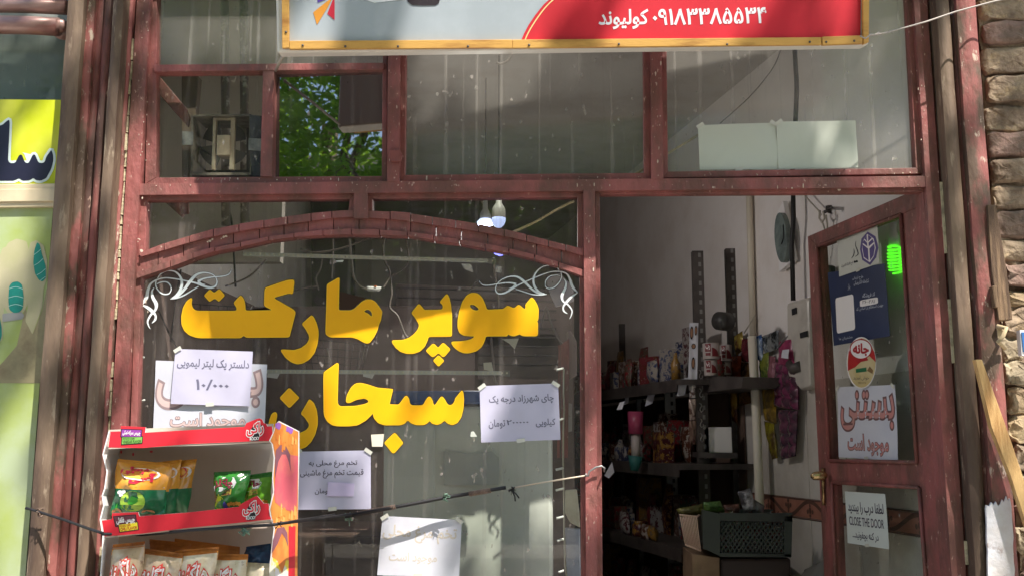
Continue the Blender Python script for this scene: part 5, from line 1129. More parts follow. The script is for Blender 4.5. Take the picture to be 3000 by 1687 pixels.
c = [(2455, 704), (2571, 659), (2577, 771), (2459, 811)]
o, ps2 = notice(c, 0, 'white sticker with a violet hexagonal leaf emblem at the top of the door glass', mat('greenish_white_sticker', S(196, 198, 188), .5), (('طرح کالابرگ الکترونیک', (2466, 769, 2503, 781), .012, INKD, None),), dsurf(c, .003), curl=.0005, name='sticker', cat='sticker', seed=2)
m = MB(); on = lambda x, y, l: ps2(*inv(c, x, y), l); cv = lambda p: crop(2200, 540, p)
hexo = [(832, 335), (885, 370), (905, 450), (890, 520), (850, 572), (795, 535), (780, 460), (790, 385)]; hexi = [(830, 352), (873, 385), (888, 450), (876, 510), (848, 552), (806, 522), (794, 460), (803, 398)]
fill_on(m, cv(hexo), on, 0, .0003); fill_on(m, cv(hexi), on, 1, .0005)
for pl_ in ([(836, 358), (862, 380), (838, 405)], [(826, 360), (812, 385), (830, 405)], [(866, 388), (876, 410), (842, 440), (840, 415)], [(808, 392), (800, 415), (832, 440), (830, 415)], [(878, 420), (882, 450), (874, 505), (850, 540), (846, 455)], [(799, 425), (798, 455), (808, 515), (840, 540), (836, 455)]): fill_on(m, cv(pl_), on, 0, .0007)
m.build('emblem', [mat('violet_emblem', S(84, 72, 128), .4), CARDW], o)
m = MB()
for st, wd_ in (([(752, 400), (748, 430), (762, 470), (765, 495), (745, 512)], [2, 5, 7, 7, 2]), ([(735, 455), (738, 480), (732, 505), (718, 524)], [2, 6, 6, 2])): stroke(m, cv(st), [q * .42 for q in wd_], lambda x, y: on(x, y, .0004), 0, 0)
for q in ((743, 548), (757, 545)): fill_on(m, cv([(q[0] + 8 * math.cos(a), q[1] + 9 * math.sin(a)) for a in [k * .785 for k in range(8)]]), on, 0, .0004)
m.build('lettering', BLACK, o)
# oval sticker
fo = lambda x, y, l: DP(x, y, -.004 + l); ov = lambda s_: [(2524 + 43 * s_ * math.cos(k * .1745), 1062 + 76 * s_ * math.sin(k * .1745)) for k in range(36)]
m = MB(); m.prism([fo(x, y, 0) for x, y in ov(1)], DNN * .0008); st = m.build('sticker', CARDW); tag(st, 'oval red and cream welcome sticker in the middle of the door glass', 'sticker')
m = MB(); fill_on(m, ov(.95), fo, 0, .0012); fill_on(m, [(2484, 1062), (2486, 1030), (2500, 1005), (2524, 990), (2548, 1005), (2562, 1032), (2566, 1060), (2545, 1040), (2530, 1052), (2505, 1075), (2484, 1085)], fo, 1, .0015)
fill_on(m, [(2522 + 33 * math.cos(k * .2618), 1022 + 30 * math.sin(k * .2618)) for k in range(24)], fo, 2, .0018); fill_on(m, [(2522 + 30 * math.cos(k * .2618), 1022 + 27 * math.sin(k * .2618)) for k in range(24)], fo, 3, .0021)
text_on(m, 'جانه', lambda u, v, l: fo(2500 + 44 * u, 1040 - 34 * v, .0024 + l), (0, 0, 1, 1), .05, 2)
fill_on(m, [(2506, 1052), (2538, 1045), (2544, 1054), (2510, 1062)], fo, 2, .0019); fill_on(m, [(2507, 1080), (2538, 1075), (2539, 1087), (2508, 1091)], fo, 4, .0016); fill_on(m, [(2540, 1085), (2548, 1072), (2558, 1084), (2556, 1094)], fo, 5, .0016)
text_on(m, 'خوش آمدید', lambda u, v, l: fo(2500 + 46 * u, 1113 - 14 * v, .0018 + l), (0, 0, 1, 1), .0, 6); text_on(m, 'WELCOME', lambda u, v, l: fo(2513 + 24 * u, 1123 - 5 * v, .0018 + l), (0, 0, 1, 1), .0, 5)
m.build('print', [mat('cream_print', S(206, 190, 146), .4, S(196, 176, 120), 8), mat('red_print_oval', S(180, 40, 40), .4), mat('crimson_print', S(168, 34, 40), .4), CARDW, mat('green_label_print', S(40, 110, 70), .4), mat('brown_print', S(130, 100, 60), .5), INKD], st)
c = [(2453, 1133), (2625, 1126), (2632, 1349), (2460, 1338)]
notice(c, 0, 'white notice with large dusty pink outlined letters, on the upper door glass', None, (('بستنی', (2466, 1148, 2621, 1258), .03, None, PINK2(.03)), ('موجود است', (2488, 1273, 2608, 1332), .03, None, PINK2(.03))), dsurf(c, .002), curl=.003, seed=8)
c = [(2476, 1438), (2594, 1446), (2606, 1608), (2484, 1589)]
notice(c, 0, 'greenish white close the door notice on the lower door glass', mat('pale_green_paper', S(206, 212, 206), .6), (('لطفا درب را ببندید', (2487, 1472, 2589, 1508), .025, INKD, None), ('CLOSE THE DOOR', (2490, 1517, 2591, 1542), .012, INKD, None), ('در کنه بچفونید...', (2500, 1557, 2577, 1586), .015, INKD, None)), dsurf(c, .001), curl=.001, seed=9)

# ------------------------------------------------------------------ banner above
ban = empty('shop_banner', P(1680, 60, -.3), 'grey and red shop banner in a pine frame at the top of the photo', 'banner')
BL_, BR_ = P(812, 156, -.34), P(2546, 132, -.21)
UPV = Vector((-.012, -.10, .62)); BX = (BR_ - BL_); BN = BX.cross(UPV).normalized(); BN = BN if BN.y < 0 else -BN
def SP(px, py, l=0.0): return PP(px, py, BL_ + BN * l, BN)
TLb, TRb = BL_ + UPV, BR_ + UPV
m = MB(); m.prism([BL_, BR_, TRb, TLb], -BN * .05); m.build('sheet_metal_box', mat('cream_white_box', S(222, 218, 208), .5), ban, .006)
vt = SP(1500, -420).z
def sy(a, b, t): return a + (b - a) * t
m = MB(); m.prism([SP(x, y, .001) for x, y in ((845, -420), (2530, -420), (2527, 116), (848, 132))], BN * .003); bs = m.build('banner_fabric', mat('grey_vinyl_print', S(166, 174, 180), .6, S(156, 164, 170), 4), ban)
m = MB()
m.prism([SP(x, y, .004) for x, y in ((824, -420), (845, -420), (849, 144), (829, 145))], BN * .012)
m.prism([SP(x, y, .004) for x, y in ((850, 124), (1500, 120), (1500, 145), (850, 148))], BN * .012)
m.prism([SP(x, y, .004) for x, y in ((1500.6, 120), (2402, 113), (2402, 135), (1500.6, 145))], BN * .011)
m.prism([SP(x, y, .004) for x, y in ((2404, 112), (2521, 108), (2521, 132), (2405, 136))], BN * .013)
m.prism([SP(x, y, .004) for x, y in ((2522, -420), (2545, -420), (2540, 128), (2524, 134))], BN * .012)
m.build('wooden_frame', WOOD, ban, .001)
m = MB()
for x, y in ((838, 95), (887, 134), (1012, 137), (1166, 137), (1371, 137), (1550, 133), (1813, 130), (2130, 131), (2372, 124), (2420, 124), (2502, 121)): m.lathe(SP(x, y, .0155), BN, [(0, .0028), (.002, .003)], 8)
m.build('nail_head', DKMET, ban)
m = MB(); on = lambda x, y, l: SP(x, y, .0046 + l)
arc = [(1526, 121), (1535, 100), (1548, 75), (1568, 45), (1592, 15), (1625, -15), (1680, -60)]
fill_on(m, arc + [(1800, -420), (2525, -420), (2521, 112)], on, 0, .0)
stroke(m, [(x + 11, y + (2 if y < 100 else 0)) for x, y in arc], [3.4] * 7, lambda x, y: on(x, y, .0004), 1, 0)
text_on(m, '۰۹۱۸۳۳۸۵۵۳۴', lambda u, v, l: on(1914 + 330 * u, 74 - 6 * u - 45 * v + 0, .0006 + l), (0, 0, 1, 1), .022, 2)
text_on(m, 'کولیوند', lambda u, v, l: on(1755 + 143 * u, 86 - 2 * u - 56 * v, .0006 + l), (0, 0, 1, 1), .022, 2)
for i, (pl_, k) in enumerate(((crop(700, 0, [(525, 90), (600, 30), (665, -20), (625, 60), (552, 178)]), 3), (crop(700, 0, [(625, 100), (668, -10), (677, 0), (677, 145)]), 4), (crop(700, 0, [(556, 22), (556, -40), (625, -30), (612, 0)]), 5), (crop(700, 0, [(865, -10), (960, 22), (1150, 0), (1180, -20), (900, -30)]), 6), (crop(700, 0, [(1185, -20), (1195, 15), (1225, 38), (1300, 42), (1390, 40), (1415, 25), (1427, -20)]), 7))): fill_on(m, pl_, on, k, .0002 + .0001 * i)
m.build('print', [mat('banner_red', S(204, 34, 50), .55, S(190, 30, 44), 4), mat('banner_cream', S(226, 200, 140), .5), mat('banner_white', S(226, 226, 230), .5), mat('banner_orange', S(210, 140, 50), .5), mat('banner_crimson', S(190, 40, 60), .5), mat('banner_violet', S(84, 60, 150), .5), mat('banner_pale', S(232, 236, 238), .5), mat('banner_black', S(44, 36, 42), .5)], ban)
tag(MB().tube([P(833, 158, -.30), P(818, 185, -.15), P(808, 208, -.03)], .004, 6).build('cord', CABLE), 'pale cord tied from the lower left banner corner to the window frame', 'cord')
# white twisted wire from the banner corner to the right
m = MB(); wp = [(2545, 106, -.24), (2590, 98, -.2), (2650, 82, -.17), (2715, 64, -.15), (2800, 35, -.14), (2900, 8, -.13), (3050, -28, -.12)]
m.tube([P(*q) for q in wp], .0022, 6); m.tube([P(x, y + (2 if i % 2 else -2), Y) for i, (x, y, Y) in enumerate([(2520, 108, -.26), (2535, 112, -.25), (2550, 104, -.24), (2562, 101, -.22), (2574, 98, -.2), (2584, 100, -.2)])], .002, 6)
tag(m.build('wire', mat('white_wire', S(168, 158, 150), .5)), 'thin white wire running from the banner corner across the right post', 'wire')
# latch on the post, screw head on the pane
tag(MB().prism([P(x, y, -.045) for x, y in ((1140, 440), (1172, 440), (1178, 455), (1172, 474), (1145, 474), (1138, 460))], (0, .014, 0)).build('latch_plate', REDD, None, .003), 'small red latch plate on the post beside the vent pane', 'latch')

# ------------------------------------------------------------------ cardboard crisps rack
rack = empty('display_rack', P(540, 1500, -.3), 'red cardboard crisps rack hung in front of the window at the lower left', 'display rack')
def RQ(pl): return [P(x, y, Y) for x, y, Y in pl]
# back and side walls
m = MB(); m.prism(RQ([(318, 1258, -.20), (800, 1240, -.12), (800, 1860, -.12), (300, 1860, -.20)]), (0, .006, 0)); m.build('back_panel', CARD, rack)
m = MB(); sidel = [(318, 1262), (300, 1330), (312, 1380), (305, 1430), (298, 1450), (302, 1480), (292, 1520), (300, 1570), (298, 1620), (292, 1700), (285, 1860)]
for i in range(len(sidel) - 1):
    (xa, ya), (xb, yb) = sidel[i], sidel[i + 1]
    m.prism([P(xa, ya, -.36), P(xb, yb, -.36), P(max(xb + 45, 322), yb, -.19), P(max(xa + 45, 322), ya, -.19)], (.003, 0, 0))
m.build('side_panel', CARDW, rack)
m = MB(); rp = [(808, 1240), (817, 1232), (828, 1238), (876, 1262), (876, 1330), (872, 1500), (866, 1860), (782, 1860), (790, 1650), (802, 1545), (793, 1520), (788, 1490), (800, 1440), (797, 1400), (802, 1340), (796, 1300), (788, 1290), (800, 1265)]
def vplane(a, b):
    a, b = P(*a), P(*b); n_ = (b - a).cross(Vector((0, 0, 1))).normalized(); n_ = -n_ if n_.y > 0 else n_
    return lambda x, y, l=0.0: PP(x, y, a + n_ * l, n_)
sp = vplane((800, 1240, -.34), (876, 1262, -.21))
vs = [sp(x, y) for x, y in rp]; m.prism(vs, (0, .004, 0)); rs = m.build('side_panel', CARDW, rack); rs['label'] = 'printed right hand wing of the cardboard rack with orange flames'
m = MB(); rnd = random.Random(4)
ORG = mat('orange_print', S(232, 150, 70), .5, S(216, 124, 56), 14, stretch=(6, 1, 1)); 
fill_on(m, [(808, 1243), (817, 1235), (826, 1240), (874, 1264), (874, 1330), (870, 1860), (786, 1860), (794, 1650), (806, 1545), (797, 1520), (792, 1490), (804, 1440), (801, 1400), (806, 1340), (800, 1300), (792, 1290), (803, 1265)], sp, 0, .0004)
fill_on(m, [(846, 1330), (874, 1335), (870, 1470), (866, 1500), (830, 1490), (806, 1470), (803, 1440), (806, 1405), (806, 1350), (820, 1325)], sp, 1, .0008)
fill_on(m, [(808, 1318), (822, 1302), (838, 1306), (850, 1330), (852, 1380), (846, 1352), (838, 1330), (826, 1330), (816, 1350), (806, 1400), (806, 1350)], sp, 4, .0010)
fill_on(m, [(846, 1540), (866, 1540), (862, 1860), (838, 1860), (846, 1640)], sp, 2, .0008)
fill_on(m, [(812, 1546), (832, 1542), (842, 1560), (844, 1600), (836, 1575), (826, 1560), (814, 1590), (796, 1620), (800, 1580)], sp, 4, .0010)
fill_on(m, [(796, 1630), (812, 1640), (826, 1680), (838, 1640), (846, 1640), (838, 1860), (786, 1860), (790, 1680)], sp, 5, .0009)
fill_on(m, [(806, 1660), (816, 1665), (826, 1700), (818, 1720), (806, 1690)], sp, 6, .0012)
for pl_ in ([(806, 1240), (817, 1236), (824, 1242), (822, 1252), (818, 1258), (808, 1252)], [(840, 1246), (860, 1256), (856, 1268), (850, 1270), (846, 1264), (838, 1262)]): fill_on(m, pl_, sp, 3, .0008)
for k in range(26):
    bx, by = rnd.uniform(806, 866), rnd.choice([rnd.uniform(1268, 1310), rnd.uniform(1480, 1530), rnd.uniform(1480, 1530)]); h_ = rnd.uniform(18, 34); wd_ = rnd.uniform(3, 6)
    fill_on(m, [(bx, by - h_ / 2), (bx + wd_, by - h_ / 2 + 6), (bx + wd_ * .7, by + h_ / 2), (bx - wd_ * .4, by + h_ / 2 - 3)], sp, 7 if k % 2 else 0, .0011 + .00002 * k)
m.build('print', [ORG, mat('rose_print', S(214, 96, 110), .5, S(224, 120, 110), 8), CRED, mat('purple_print', S(158, 100, 190), .5), mat('plum_print', S(120, 76, 92), .5, S(140, 90, 100), 8), mat('yellow_stripe_print', S(230, 206, 70), .5, S(226, 222, 200), 16, .48, .52), CARDW, mat('light_orange_print', S(240, 180, 100), .5)], rs)
# shelves with red lips
def lip(poly, Yl, Yr, name='shelf_lip', sh_dep=.17):
    f = vplane((300, poly[-1][1], Yl), (800, poly[-1][1] - 15, Yr))
    m = MB(); m.prism([f(x, y) for x, y in poly], (0, .003, 0)); o = m.build(name, CARDW, rack)
    m = MB(); fill_on(m, poly, f, 0, .0004); m.build('print', [CRED], o); return o, f
lip1 = [(324, 1263), (354, 1262), (354, 1247), (427, 1250), (425, 1266), (600, 1256), (716, 1249), (722, 1238), (752, 1226), (760, 1224), (768, 1228), (773, 1238), (779, 1240), (784, 1248), (797, 1247), (800, 1290), (700, 1293), (560, 1299), (415, 1311), (318, 1309)]
lip2 = [(298, 1523), (328, 1520), (328, 1502), (405, 1499), (408, 1511), (550, 1500), (700, 1483), (706, 1475), (740, 1456), (753, 1451), (768, 1468), (772, 1473), (787, 1474), (794, 1520), (700, 1530), (550, 1545), (412, 1562), (306, 1570)]
l1, f1_ = lip(lip1, -.385, -.335); l2, f2_ = lip(lip2, -.40, -.335)
m = MB()
for (ya, yb, yc, yd) in ((1309, 1290, 1302, 1322), (1570, 1520, 1538, 1580)):
    m.prism([P(318 if ya < 1400 else 306, ya, -.383), P(800, yb, -.333), P(800, yb + 4, -.13), P(320, ya - 2, -.195)], (0, 0, -.004))
m.build('shelf', CARD, rack)
# small hanging tongues of shelf 1: dots on the back
m = MB()
for x, y, a, b in ((355, 1323, 3, 5), (390, 1330, 3, 5), (443, 1322, 5, 3.4)): fill_on(m, [(x + a * math.cos(k * .785), y + b * math.sin(k * .785)) for k in range(8)], lambda x, y, l: P(x, y, -.215 + (x - 318) * .00016), 0)
m.build('hole_mark', CRED, rack)
def label_(f, q1, q2, t1, t2a, t2b, mats, par):
    m = MB(); g = lambda q, e: dilate(q, e, math.copysign(1, area(q)))
    fill_on(m, g(q1, 2.6), f, 0, .0010); fill_on(m, q1, f, 1, .0014); fill_on(m, g(q2, 2.6), f, 0, .0012); fill_on(m, q2, f, 2, .0016)
    b1 = lambda c_: (lambda u, v, l: f(*[c_[3][k] * (1 - u) * (1 - v) + c_[2][k] * u * (1 - v) + c_[1][k] * u * v + c_[0][k] * (1 - u) * v for k in (0, 1)], .0020 + l))
    text_on(m, t1, b1(q1), (.06, .12, .94, .88), .03, 3); text_on(m, t2a, b1(q2), (.04, .60, .62, .92), .02, 4); text_on(m, t2b, b1(q2), (.04, .08, .96, .5), .03, 4)
    m.build('price_label', mats, par)
label_(f1_, [(357, 1257), (415, 1259), (413, 1278), (355, 1277)], [(358, 1280), (417, 1279), (415, 1296), (357, 1300)], 'چیپس سرکه نمکی', 'POTATO CHIPS', 'VINEGAR FLAVOR', [BLACK, mat('label_violet', S(140, 62, 150), .5), mat('label_green', S(120, 172, 84), .5), CARDW, mat('label_dark_text', S(60, 90, 40), .5)], l1)
label_(f2_, [(334, 1513), (396, 1508), (400, 1534), (340, 1540)], [(348, 1536), (402, 1529), (404, 1549), (352, 1556)], 'چیپس فلفلی', 'POTATO CHIPS', 'CHILI FLAVOR', [BLACK, mat('label_maroon', S(96, 50, 62), .5), mat('label_yellow', S(232, 210, 50), .5), CARDW, mat('label_red_text', S(180, 70, 40), .5)], l2)
def logo(f, cx, cy, par):
    m = MB(); o = [(-30, 4), (-27, 12), (-18, 14), (-14, 2), (0, -18), (14, -24), (18, -14), (28, -8), (30, 0), (22, 20), (14, 24), (12, 36), (-12, 38), (-16, 26), (-26, 20)]
    fill_on(m, [(cx + x * .93, cy + y * .93) for x, y in o], f, 0, .0010)
    text_on(m, 'راکی', lambda u, v, l: f(cx - 24 + 48 * u, cy + 22 - 6 * u - 38 * v, .0014 + l), (0, 0, 1, 1), .09, 1); text_on(m, 'راکی', lambda u, v, l: f(cx - 24 + 48 * u, cy + 22 - 6 * u - 38 * v, .0018 + l), (0, 0, 1, 1), .025, 2)
    text_on(m, 'ROCKY', lambda u, v, l: f(cx - 15 + 28 * u, cy + 33 - 2 * u - 9 * v, .0014 + l), (0, 0, 1, 1), .03, 1)
    m.build('logo', [BLACK, CARDW, CRED], par)
logo(f1_, 747, 1256, l1); logo(f2_, 736, 1488, l2)

# ------------------------------------------------------------------ bags
def bag(c, Y, name, mats, band, label, grp, bulge=.024, deco=None, sd=0, cat='crisp packet'):
    """a filled foil bag: corner points TL TR BR BL in the photo, band = height fraction where the top colour starts"""
    fq = bil([P(x, y, Y) for x, y in c]); root = empty(name, fq(.5, 0), label, cat, grp); n = 20
    def sf(u, v, sg, l=0):
        e = max(0, math.sin(math.pi * min(1, max(0, u)))) ** .6; k = max(0, math.sin(math.pi * min(1, max(0, (v - .03) / .94)))) ** .55
        wr = noise.noise(Vector((u * 5 + sd, v * 5, 3 + sg))) * .007 + abs(noise.noise(Vector((u * 12 + sd, v * 8, sg)))) * .005
        q = fq(u + (.035 * math.sin(v * 9 + sd) * (u - .5)), v, sg * bulge * e * k + wr * (.4 + e * k) + (l if sg > 0 else 0))
        return q
    for lo_, hi_, mi in ((0, band, 1), (band, 1, 0)):
        m = MB(); nn = max(3, int(n * (hi_ - lo_)))
        for sg in (1, -1): m.grid(lambda u, v: sf(u, lo_ + (hi_ - lo_) * v, sg), n, nn)
        m.build('bag_top' if mi == 0 else 'bag_body', mats[mi], root)
    # crimped seam
    m = MB()
    for k in range(3): m.tube([sf(i / 20, .985 - k * .018, 1, .0012) for i in range(21)], .0009, 5)
    m.build('seam', mats[0], root)
    if deco: m = MB(); ms = deco(m, lambda u, v, l=0: sf(u, v, 1, .0015 + l)); m.build('print', ms, root)
    return root
OT = mat('orange_foil_bag', S(222, 158, 56), .25, S(206, 138, 44), 9, spec=.7); GB = mat('dark_green_foil_bag', S(24, 112, 70), .22, S(14, 84, 52), 6, .4, .6, spec=.7)
CR = mat('crimson_ink', S(200, 40, 66), .35); LG = mat('lime_ink', S(186, 214, 90), .35, S(150, 190, 60), 14); MG = mat('leaf_green_ink', S(70, 180, 60), .35)
def star(cu, cv_, ru, rv, n=14, ph=0): return [(cu + ru * math.cos(ph + k * 2 * math.pi / n), cv_ + rv * math.sin(ph + k * 2 * math.pi / n)) for k in range(n)]
def deco1(m, f):
    fill_on(m, star(.52, .76, .36, .115), f, 3, .0002); fill_on(m, star(.5, .77, .33, .10), f, 5, .0004)
    text_on(m, 'مستی', f, (.16, .74, .66, .88), .07, 0, .0006); text_on(m, 'آسی', f, (.36, .60, .78, .78), .08, 0, .0008)
    fill_on(m, star(.45, .26, .25, .19, 18), f, 1, .0003); fill_on(m, [(.36, .26), (.44, .36), (.55, .32), (.56, .24), (.48, .18), (.38, .2)], f, 2, .0006)
    fill_on(m, star(.13, .06, .10, .07), f, 4, .0004); fill_on(m, star(.72, .05, .12, .05), f, 4, .0004)
    for k in range(5): fill_on(m, [(.02 + .06 * k, .1 + .02 * k), (.08 + .06 * k, .24 - .01 * k), (.10 + .05 * k, .1)], f, 2 if k % 2 else 6, .00025)
    for q in ((.16, .42), (.2, .38), (.24, .43)): fill_on(m, star(*q, .045, .035), f, 3, .0004)
    fill_on(m, [(.02, .515), (.98, .515), (.98, .53), (.5, .525), (.02, .53)], f, 3, .0004)
    return [CR, LG, MG, CARDW, mat('tan_ink', S(190, 130, 90), .4), mat('amber_ink', S(228, 170, 70), .4), mat('mid_green_ink', S(40, 130, 84), .4)]
def deco2(m, f):
    fill_on(m, star(.75, .76, .2, .11), f, 0, .0002); fill_on(m, star(.7, .77, .13, .09), f, 1, .0004); return [CARDW, CR]
bag([(570, 1345), (575, 1342), (550, 1498), (478, 1500)], -.27, 'crisp_packet', (OT, GB), .46, 'backmost orange and green crisp packet of the row of four', 'orange and green crisp packets', deco=None, sd=5) if False else None
bag([(478, 1352), (576, 1343), (550, 1500), (472, 1502)], -.25, 'crisp_packet', (OT, GB), .46, 'rightmost orange and green crisp packet on the middle shelf, darkest in the shade', 'orange and green crisp packets', deco=deco2, sd=5)
bag([(430, 1356), (534, 1344), (512, 1502), (430, 1504)], -.275, 'crisp_packet', (OT, GB), .46, 'orange and green crisp packet second from the right of the row', 'orange and green crisp packets', deco=deco2, sd=3)
bag([(400, 1350), (508, 1362), (482, 1504), (400, 1505)], -.30, 'crisp_packet', (OT, GB), .46, 'orange and green crisp packet just behind the frontmost one', 'orange and green crisp packets', deco=deco2, sd=2)
bag([(345, 1343), (500, 1356), (478, 1506), (326, 1508)], -.325, 'crisp_packet', (OT, GB), .48, 'frontmost orange and green crisp packet with the red lettering in full view', 'orange and green crisp packets', .026, deco1, 1)
GT = mat('mid_green_foil_bag', S(70, 156, 58), .22, S(46, 118, 44), 7, .4, .6, spec=.7); GT2 = mat('bright_green_foil_bag', S(126, 190, 50), .22, S(80, 150, 46), 4, .45, .6, spec=.7)
def deco3(m, f):
    fill_on(m, [(.05, .62), (.3, .86), (.62, .84), (.72, .7), (.66, .56), (.45, .56), (.3, .48), (.05, .5)], f, 1, .0002); text_on(m, 'چاکلز', f, (.08, .56, .64, .80), .05, 0, .0005)
    fill_on(m, [(.3, .36), (.62, .4), (.62, .54), (.34, .54)], f, 2, .0004); text_on(m, 'پنیر', f, (.38, .46, .58, .53), .02, 0, .0007); text_on(m, 'CHEESE', f, (.34, .385, .6, .435), .03, 0, .0007)
    fill_on(m, [(.02, .1), (.2, .42), (.34, .3), (.5, .02), (.1, .02)], f, 3, .0003); fill_on(m, star(.42, .1, .07, .12), f, 4, .0005)
    for k in range(5): fill_on(m, star(.55 + .08 * k, .13 + .02 * (k % 2), .05, .05), f, 5, .0005 + .00004 * k)
    for q in ((.08, .34), (.05, .44), (.1, .25)): fill_on(m, star(*q, .06, .05), f, 6, .0004)
    return [mat('wine_ink', S(140, 30, 60), .4), CARDW, mat('pale_yellow_ink', S(220, 200, 90), .4), mat('lemon_ink', S(214, 220, 50), .4), mat('blue_violet_ink', S(70, 60, 160), .4), mat('cheesy_orange_ink', S(226, 150, 60), .4), mat('nut_ink', S(170, 120, 80), .4)]
bag([(716, 1392), (797, 1380), (793, 1480), (712, 1486)], -.27, 'snack_packet', (GT, GT2), .86, 'small bright green cheese snack packet on the right', 'green snack packets', .024, deco3, 7, 'snack packet')
bag([(626, 1382), (737, 1376), (712, 1488), (630, 1492)], -.30, 'snack_packet', (GT, GT), .86, 'small green cheese snack packet on the left', 'green snack packets', .024, deco3, 8, 'snack packet')
CB_ = mat('cream_foil_bag', S(226, 214, 188), .22, S(196, 170, 140), 9, spec=.6, col3=S(160, 130, 104), scale3=24, lo3=.62, hi3=.7); OB = mat('burnt_orange_foil', S(206, 130, 60), .25, S(160, 96, 44), 9)
def deco4(m, f):
    text_on(m, 'هاگلنه', f, (.10, .60, .90, .84), .075, 0, .0003); text_on(m, 'هاگلنه', f, (.10, .60, .90, .84), .02, 1, .0008)
    text_on(m, 'پنیری کرنچی', f, (.25, .5, .7, .55), .02, 0, .0003); fill_on(m, star(.5, .3, .4, .16, 16), f, 3, .00012); fill_on(m, [(.0, .88), (1, .84), (1, .95), (.0, .95)], f, 4, .0001); fill_on(m, [(.72, .6), (.96, .58), (.94, .5), (.76, .5)], f, 5, .0002)

    rnd_ = random.Random(3)
    for k in range(14): u, v = rnd_.uniform(.08, .9), rnd_.uniform(.1, .46); fill_on(m, star(u, v, .05, .03, 7, k), f, 2, .0002 + .00002 * k)
    return [mat('hot_red_ink', S(214, 62, 50), .4), CARDW, mat('biscuit_ink', S(150, 112, 84), .5), mat('pale_lilac_ink', S(206, 196, 206), .4), mat('orange_edge_ink', S(226, 160, 70), .4), mat('yellow_spot_ink', S(236, 206, 90), .4)]
for (c_, Y, sd, lb) in (([(440, 1578), (560, 1590), (560, 1800), (440, 1800)], -.24, 11, 'brown topped packet at the back of the lowest shelf, left'), ([(515, 1576), (700, 1600), (690, 1800), (515, 1800)], -.235, 12, 'brown topped packet at the back of the lowest shelf, right')):
    bag(c_, Y, 'snack_packet', (OB, OB), .9, lb, 'back row on the lowest shelf', .02, None, sd, 'snack packet')
bag([(722, 1600), (795, 1590), (795, 1660), (705, 1665)], -.25, 'snack_packet', (mat('navy_foil', S(50, 80, 120), .22, S(30, 44, 66), 6), mat('blue_foil_bag', S(56, 96, 140), .2, S(40, 60, 90), 5)), .7, 'dark blue snack packet at the right end of the lowest shelf', 'snack packets on the lowest shelf', .02, None, 15, 'snack packet')
bag([(700, 1645), (800, 1650), (800, 1850), (700, 1850)], -.27, 'snack_packet', (CB_, CB_), .9, 'cream packet under the blue one at the right end', 'snack packets on the lowest shelf', .02, None, 16, 'snack packet')
bag([(612, 1622), (726, 1622), (716, 1850), (606, 1850)], -.29, 'snack_packet', (OB, CB_), .93, 'cream snack packet fourth from the left on the lowest shelf', 'snack packets on the lowest shelf', .034, deco4, 17, 'snack packet')
bag([(514, 1612), (640, 1600), (612, 1850), (514, 1850)], -.31, 'snack_packet', (OB, CB_), .93, 'cream snack packet third from the left on the lowest shelf', 'snack packets on the lowest shelf', .034, deco4, 18, 'snack packet')
bag([(416, 1604), (536, 1620), (514, 1860), (404, 1860)], -.325, 'snack_packet', (OB, CB_), .95, 'cream snack packet second from the left on the lowest shelf', 'snack packets on the lowest shelf', .034, deco4, 19, 'snack packet')
bag([(330, 1594), (426, 1584), (404, 1850), (312, 1850)], -.34, 'snack_packet', (OB, CB_), .97, 'cream snack packet leftmost on the lowest shelf, tilted', 'snack packets on the lowest shelf', .034, deco4, 20, 'snack packet')

# ------------------------------------------------------------------ rope holding the rack
def path(pts): return [P(*q) for q in pts]
RB = mat('black_rubber', S(34, 32, 34), .55); TW = mat('brown_twine', S(150, 126, 110), .8, S(110, 90, 80), 60); GT_ = mat('green_thread', S(120, 150, 130), .8)
rope = empty('tension_strap', P(1000, 1510, -.1), 'black rubber strap stretched from the left column across the rack to the door post', 'strap')
m = MB(); m.tube(path([(75, 1487, -.10), (95, 1492, -.10), (120, 1500, -.11), (190, 1522, -.14), (262, 1548, -.30), (300, 1560, -.42)]), .0035, 8)
m.tube(path([(300, 1563, -.42), (420, 1565, -.30), (560, 1552, -.41), (700, 1542, -.42), (800, 1536, -.42), (818, 1533, -.42), (870, 1526, -.30), (960, 1514, -.14), (1030, 1505, -.07)]), .0036, 8)
m.tube(path([(1010, 1512, -.07), (1160, 1484, -.05), (1300, 1457, -.04), (1400, 1440, -.035), (1482, 1427, -.03)]), .0048, 8)
m.tube(path([(818, 1532, -.425), (880, 1521, -.30), (980, 1505, -.13)]), .002, 6)
m.build('rubber_strap', RB, rope)
def wrap(x0, y0, x1, y1, Y, r, n, m_):
    a, b = P(x0, y0, Y), P(x1, y1, Y); d = (b - a); t = d.normalized(); u = t.orthogonal().normalized(); v = t.cross(u); m = MB()
    m.tube([a + d * (k / (n * 8)) + (u * math.cos(k * .785) + v * math.sin(k * .785)) * r for k in range(n * 8 + 1)], .0014, 5); return m.build('twine_wrap', m_, rope)
wrap(1048, 1503, 1160, 1483, -.05, .0056, 26, TW); wrap(1374, 1446, 1438, 1435, -.04, .0058, 16, TW)
def knot(x, y, Y, r, m_, name, k=7, sd=0):
    rnd = random.Random(sd); c = P(x, y, Y); m = MB(); pts = [c + Vector((rnd.uniform(-1, 1), rnd.uniform(-.6, .6), rnd.uniform(-1, 1))) * r for _ in range(k)]; m.tube(pts, .0016, 5)
    for _ in range(3): m.tube([c, c + Vector((rnd.uniform(-1, 1), -.3, rnd.uniform(-1.6, .2))) * r * 1.6], .001, 4)
    return m.build(name, m_, rope)
